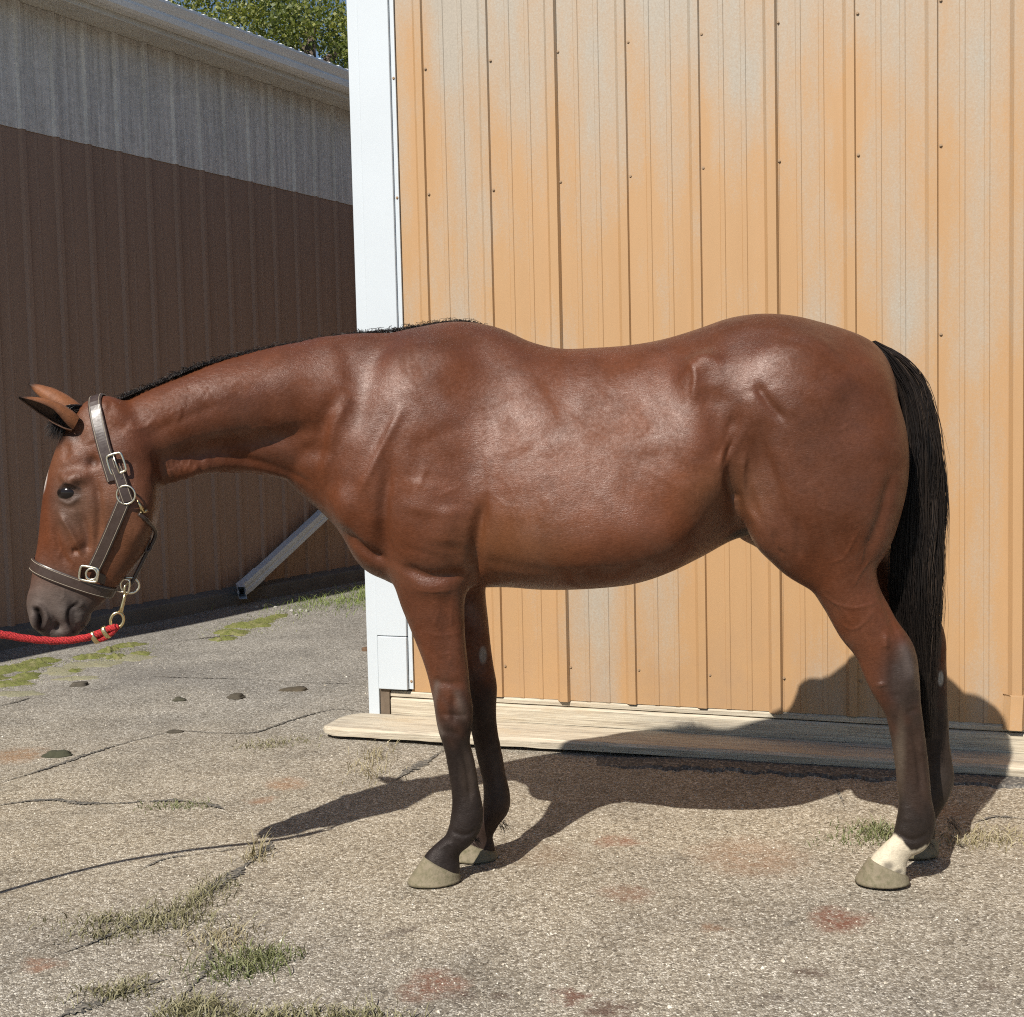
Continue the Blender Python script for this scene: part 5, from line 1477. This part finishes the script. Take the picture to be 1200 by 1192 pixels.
# ================================================================== TREE behind the shed
def build_tree():
    base = P(372, 300, 30.0); base = np.array([base[0], 30.0, 0])
    e = empty('oak_tree', tuple(base)); tag(e, 'leafy green tree rising behind the shed roof', 'tree')
    M_bark = simple('bark', (.10, .075, .055), .9, var=.3, vscale=8, bump=.6, bscale=20)
    mb = MB()
    top = base + np.array([0, 0, 11]); mb.tube([base, base+[.1, 0, 3], base+[-.1, .1, 6], top], [.42, .36, .28, .12], 12)
    limbs = []
    for i in range(26):
        z = random.uniform(4, 10); a = random.random()*6.28; L = random.uniform(2.2, 4.6)*(1.1-z/16)
        p0 = base+np.array([0, 0, z]); p1 = p0+np.array([math.cos(a)*L*.5, math.sin(a)*L*.5, .5*L]); p2 = p0+np.array([math.cos(a)*L, math.sin(a)*L, .8*L])
        mb.tube([p0, p1, p2], [.11, .07, .025], 7); limbs.append((p1, p2))
    mb.build('trunk', M_bark, e, True)
    t = NT('oak_leaves'); oi = t.noise(1.1, 3); f = t.attr('tint', 'Fac')
    c = t.ramp(f, [(0, (.04,.06,.012)), (.5, (.12,.145,.028)), (1, (.25,.25,.06))]); t.P(Base_Color=c, Roughness=.55)
    tr = t.node('ShaderNodeBsdfTranslucent'); t.set(tr.inputs['Color'], t.mix(1.0, c, (1.5, 1.6, .8), 'MULTIPLY'))
    mx = t.node('ShaderNodeMixShader'); mx.inputs[0].default_value = .3; t.l.new(t.b.outputs[0], mx.inputs[1]); t.l.new(tr.outputs[0], mx.inputs[2]); t.l.new(mx.outputs[0], t.n['Material Output'].inputs[0])
    # leaf clumps spread through the crown
    C0 = base+np.array([0, 0, 8.4]); clumps = []
    for i in range(800):
        d = RNG.normal(0, 1, 3); d /= np.linalg.norm(d); r = random.uniform(.45, 1.0)**.6
        clumps.append(C0 + d*np.array([4.6, 4.6, 3.9])*r + np.array([random.gauss(0, .25), 0, random.gauss(0, .25)]))
    n_l = 120; N_ = len(clumps)*n_l
    cc = np.repeat(np.array(clumps), n_l, 0); rad = np.repeat(RNG.uniform(.28, .62, len(clumps)), n_l)
    dd = RNG.normal(0, 1, (N_, 3)); dd /= np.linalg.norm(dd, axis=1)[:, None]
    pos = cc + dd*(rad*RNG.uniform(.3, 1, N_)**.5)[:, None]*np.array([1, 1, .75])
    # leaf quads (pointed, folded)
    a = RNG.normal(0, 1, (N_, 3)); a /= np.linalg.norm(a, axis=1)[:, None]; b = np.cross(a, RNG.normal(0, 1, (N_, 3))); b /= np.linalg.norm(b, axis=1)[:, None]
    ln = RNG.uniform(.06, .115, N_)[:, None]; w = ln*RNG.uniform(.3, .42, N_)[:, None]
    Vt = np.stack([pos, pos+a*ln*.5+b*w, pos+a*ln, pos+a*ln*.5-b*w], 1).reshape(-1, 3); Ft = np.arange(N_*4).reshape(-1, 4)
    me = fast_mesh('crown', Vt, Ft, False); tint = np.repeat(np.clip(np.repeat(RNG.uniform(.2, .9, len(clumps)), n_l)+RNG.normal(0, .18, N_), 0, 1), 4)
    at = me.attributes.new('tint', 'FLOAT', 'POINT'); at.data.foreach_set('value', tint.astype(np.float32))
    o = link('crown', me, t.m); keep_parent(o, e)
build_tree()
